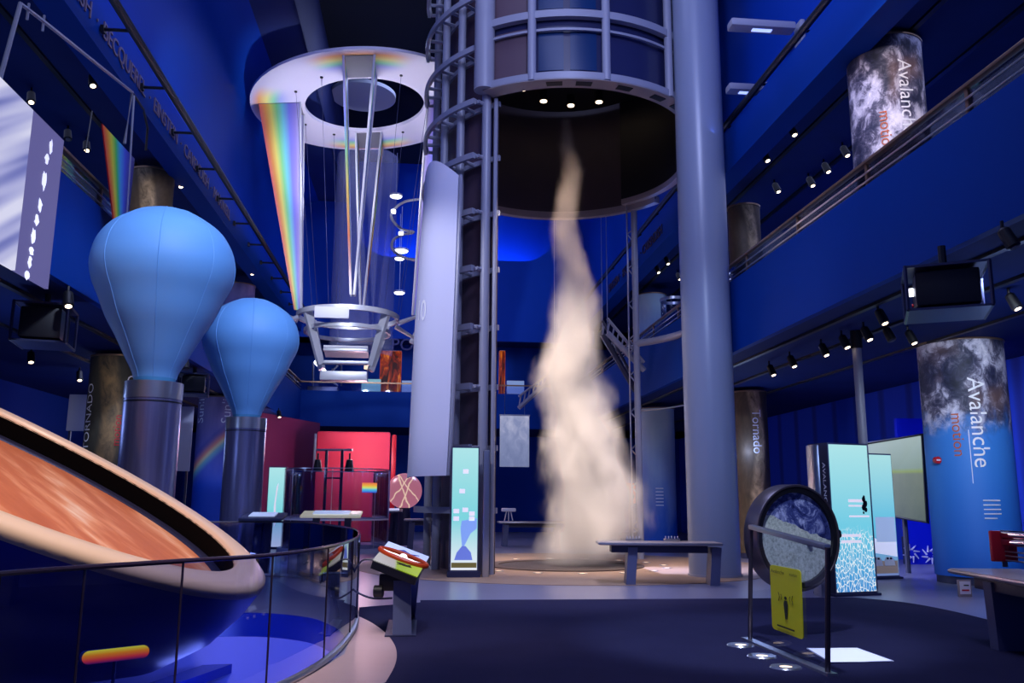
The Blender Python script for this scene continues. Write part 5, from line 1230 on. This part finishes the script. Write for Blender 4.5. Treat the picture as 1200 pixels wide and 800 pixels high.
# tilted trusses at the far end behind the vapour
for (x0, y0_, x1_, y1_, Y, lab) in ((608, 478, 650, 440, 33, 'slanting grey steel boom behind the vapour beside the wave screen'), (706, 392, 745, 458, 26.2, 'dark slanting steel boom between vapour and ladder post'), (712, 390, 755, 434, 25.6, 'grey slanting steel boom reaching past the ladder post')):
    a, bb = pY(x0, y0_, Y), pY(x1_, y1_, Y+.2); t = thing('hanging_boom', lab, 'boom', a)
    d = (bb-a).normalized(); nrm = V((0, 0, 1)); b = MB()
    b.tube([a, bb], .09, 6); b.tube([a+V((0, 0, .45)), bb+V((0, 0, .25))], .05, 6); b.build('chord', M['grey'] if 'grey' in lab else M['navy'], t)
    b = MB()
    for j in range(8):
        q0 = a.lerp(bb, j/8); q1 = (a+V((0, 0, .45))).lerp(bb+V((0, 0, .25)), (j+.5)/8); b.tube([q0, q1], .03, 5)
    b.build('lacing', M['grey'], t)
    e = bb if bb.z > a.z else a; b = MB(); b.tube([e, V((e.x, e.y, 15.6 if e.x > 5.2 else 18.6))], .012, 4); b.build('cable', M['cable'], t)
p = pY(738, 578, 30); t = thing('orange_machine', 'small orange machine on a stand beside the ladder post', 'machine', (p.x, 30, 0))
b = MB(); b.box((p.x, 30, p.z), (.35, .4, .7), bev=.06); b.build('body', mat('orange enamel', (226, 110, 60), .4), t)
b = MB(); b.tube([(p.x, 29.78, p.z-.1), (p.x, 29.74, p.z-.1)], .1, 12); b.build('port', M['black'], t)
b = MB(); b.tube([(p.x, 30, 0), (p.x, 30, p.z-.3)], .06, 8); b.build('stand', M['navy'], t)

# ================================================================== LIGHT
BL = (.48, .55, 1.0); CW = (.62, .72, 1.0); WM = (1.0, .84, .72); PK = (1, .62, .72)
w = bpy.data.worlds.new('hall ambience'); sc.world = w; w.use_nodes = True
w.node_tree.nodes['Background'].inputs[0].default_value = (.10, .18, .8, 1); w.node_tree.nodes['Background'].inputs[1].default_value = .25
def area(name, loc, tgt, e, c, sx, sy, **k): return light('AREA', name, loc, e, c, tgt, shape='RECTANGLE', size=sx, size_y=sy, **k)
# overall fill washes added high in the ceiling tray
area('fill_wash_near', (.5, 7, 18.4), (.5, 7.5, 0) , 420, BL, 6, 6)
area('fill_wash_mid', (.5, 17, 18.4), (.5, 18, 0) , 330, BL, 5, 5)
area('fill_wash_far', (.5, 31, 18.4), (.5, 31, 0) , 330, BL, 5, 5)
# blue cove strips washing the upper walls
for X, s_ in ((-5.2, -1), (6.4, 1)):
    l = area('cove_strip', (X, 22, 9.9), (X+s_*1.4, 22, 12.5), 75 if s_ < 0 else 30, (.10, .22, 1), 32, .12)
area('tray_end_strip', (1.3, YB+1.2, LZ-.35), (1.3, YB+2.2, 13.6), 420, (.12, .28, 1), 8, .1)
# parapet washes
area('left_parapet_wash', (4, 12, 12.2), (-5.8, 15, 5.5), 50, BL, 2, 2)
area('right_parapet_wash', (-3.5, 11, 12.2), (7, 15, 5.5), 55, BL, 2, 2)
# balloons
light('SPOT', 'balloon_spot', (-1.0, 7, 9.5), 2900, CW, (-4.15, 13.4, 4.8), spot_size=R(30), spot_blend=.6, shadow_soft_size=.3)
light('SPOT', 'balloon_spot_far', (-.5, 12, 10.5), 3300, CW, (-4.1, 20, 5), spot_size=R(20), spot_blend=.6, shadow_soft_size=.3)
# ring lit from the carriage
light('SPOT', 'prism_uplight', (RC.x, RC.y-1.5, 8.4), 1500, (.9, .9, 1), RC, spot_size=R(80), spot_blend=.5, shadow_soft_size=.3)
light('SPOT', 'prism_side', (-4.5, 14, 9.5), 4200, (.85, .85, 1), (RC.x, RC.y, 11), spot_size=R(36), spot_blend=.5, shadow_soft_size=.3)
# white screen
light('SPOT', 'screen_spot', (-5.0, 13.5, 9.2), 1500, (.78, .8, 1), (.2, 19.3, 5.2), spot_size=R(44), spot_blend=.7, shadow_soft_size=.2)
# vapour
light('SPOT', 'vapour_spot_top', (CT.x, CT.y-1.0, 13.0), 2600, (1, .7, .45), (CT.x, CT.y, 0), spot_size=R(34), spot_blend=.6, shadow_soft_size=.15)
light('SPOT', 'vapour_spot_side', (6.2, 18.9, 9.0), 4200, WM, (CT.x+.3, CT.y, 2.0), spot_size=R(64), spot_blend=1, shadow_soft_size=.2)
light('SPOT', 'vapour_spot_front', (1.9, 18.6, 9.0), 4200, WM, (CT.x+.2, CT.y, 3.0), spot_size=R(64), spot_blend=1, shadow_soft_size=.2)
# dish
light('SPOT', 'dish_spot', (-1.2, 4.5, 9.5), 3400, (1, .86, .74), (-3.4, 8.7, 1.8), spot_size=R(46), spot_blend=.5, shadow_soft_size=.3)
light('AREA', 'pit_light', (-2.4, 10.8, -.35), 45, (.2, .28, 1), (-1.6, 12.4, -.8), size=.8)
light('POINT', 'pit_glow', (-2.2, 9.6, -.45), 16, (.3, .36, 1), shadow_soft_size=.3)
# floor and kiosks
light('SPOT', 'carpet_spot', (1.8, 5, 11.5), 800, (.6, .5, .8), (2.0, 11, 0), spot_size=R(60), spot_blend=.8, shadow_soft_size=.3)
light('SPOT', 'stand_spot', (2.0, 5.5, 9), 2600, CW, (3.6, 9.6, .9), spot_size=R(26), spot_blend=.6, shadow_soft_size=.2)
light('SPOT', 'console_spot', (-.4, 7, 9), 700, CW, (-.1, 10.8, .7), spot_size=R(22), spot_blend=.6, shadow_soft_size=.2)
light('SPOT', 'column_spot_right', (7.2, 10, 4.6), 1900, (.75, .85, 1), (cl.x, cl.y, 2.4), spot_size=R(44), spot_blend=.7, shadow_soft_size=.2)
light('SPOT', 'gallery_spot_right', (5.6, 9.2, 9.2), 700, (1, .85, .8), (cu.x, cu.y, 8), spot_size=R(36), spot_blend=.7, shadow_soft_size=.2)
light('SPOT', 'gallery_spot_left', (-5.0, 16, 9.2), 240, (1, .9, .75), (-6.75, 21, 7.6), spot_size=R(36), spot_blend=.7, shadow_soft_size=.2)
area('under_left', (-8.5, 22, 4.7), (-11, 22, 1), 130, BL, 2, 18, spread=R(110))
area('under_right', (9.8, 20, 4.7), (13.2, 20, 1.4), 480, BL, 2, 18, spread=R(110))
light('POINT', 'booth_red', (-2.2, 31.8, 3.6), 200, PK, shadow_soft_size=.4)
light('POINT', 'booth_red_side', (-6.4, 33.5, 3.4), 80, PK, shadow_soft_size=.4)
light('POINT', 'far_floor', (1.0, 33, 4.2), 220, BL, shadow_soft_size=.4)
area('gallery_back', (.8, YB+2.4, 9.4), (.8, YB+2.4, 6), 120, CW, 8, 1)

light('SPOT', 'carriage_spot', (-2.6, 19, 9.0), 1700, (.85, .9, 1), HC-V((0, 0, .8)), spot_size=R(24), spot_blend=.5, shadow_soft_size=.2)
light('SPOT', 'cove_glow', (-2.5, 14, 10.0), 2200, (1, .72, .78), pX(220, 105, -6.3), spot_size=R(26), spot_blend=1, shadow_soft_size=.3)
area('tower_wash', (2.5, 9, 13.5), (3.4, 19, 10), 560, BL, 2, 2)
light('SPOT', 'floor_wash', (2.2, 9, 12), 4200, (.7, .72, 1), (2.2, 15.4, 0), spot_size=R(30), spot_blend=.8, shadow_soft_size=.4)
for i in range(4):
    a = R(45+90*i); light('SPOT', 'basin_uplight', (CT.x+2.4*math.cos(a), CT.y+2.4*math.sin(a), .12), 60, (1, .84, .7), (CT.x, CT.y, 2.5), spot_size=R(120), spot_blend=1, shadow_soft_size=.1)
light('SPOT', 'basin_key', (3.0, 16.2, 7.5), 3800, (1, .84, .74), (CT.x+.3, CT.y, 1.4), spot_size=R(34), spot_blend=.8, shadow_soft_size=.2)
for x, y in ((9.2, 12), (9.2, 24), (-7.6, 15), (-8, 25)):  # unseen point fills added to brighten balcony undersides and walls
    light('POINT', 'under_balcony_fill', (x, y, 3.0), 55, (.35, .5, 1), shadow_soft_size=.5)
for x in (8.6, -7.6):  # unseen fill aimed up, added to lift the dark gallery ceilings
    area('gallery_fill', (x, 20, ZT-.3), (x, 20, 9), 70, (.3, .48, 1), 1.2, 24)
light('SPOT', 'storm_column_spot', (-5.2, 15, 4.6), 200, (1, .92, .8), (-7.3, 20.6, 3.2), spot_size=R(34), spot_blend=.7, shadow_soft_size=.2)
light('SPOT', 'carpet_warm', (1.2, 6, 9), 700, (1, .7, .6), (.6, 10.2, 0), spot_size=R(20), spot_blend=1, shadow_soft_size=.3)
light('SPOT', 'warm_floor_spot', (8.4, 12.5, 4.5), 160, (1, .72, .6), (9.0, 13.3, 0), spot_size=R(60), spot_blend=.9, shadow_soft_size=.2)
light('SPOT', 'disc_wash', (CT.x-.2, 19.0, 10.6), 900, (1, .82, .68), (CT.x-.2, 18.6, 0), spot_size=R(62), spot_blend=.6, shadow_soft_size=.2)
light('SPOT', 'column_wash', (3.0, 7, 9), 1500, (.5, .62, 1), (6.2, 17.6, 4), spot_size=R(30), spot_blend=.9, shadow_soft_size=.3)
area('back_wall_wash', (1, 33, 12), (1, 40, 9.5), 130, (.4, .5, 1), 6, 1)
area('gallery_glow_right', (9.5, 20, 9.5), (9.5, 20, 6), 130, BL, 3, 20)
area('gallery_glow_left', (-8.3, 20, 9.5), (-8.3, 20, 6), 90, BL, 3, 20)
# ================================================================== RENDER SETTINGS
vs_ = sc.view_settings; vs_.view_transform = 'Standard'; vs_.look = 'None'; vs_.gamma = 1; vs_.use_curve_mapping = False; vs_.exposure = 0
cy = sc.cycles
cy.max_bounces = 8; cy.diffuse_bounces = 3; cy.glossy_bounces = 3; cy.transparent_max_bounces = 16; cy.transmission_bounces = 4; cy.volume_bounces = 2
cy.use_denoising = True; cy.sample_clamp_indirect = 4; cy.caustics_reflective = False; cy.caustics_refractive = False
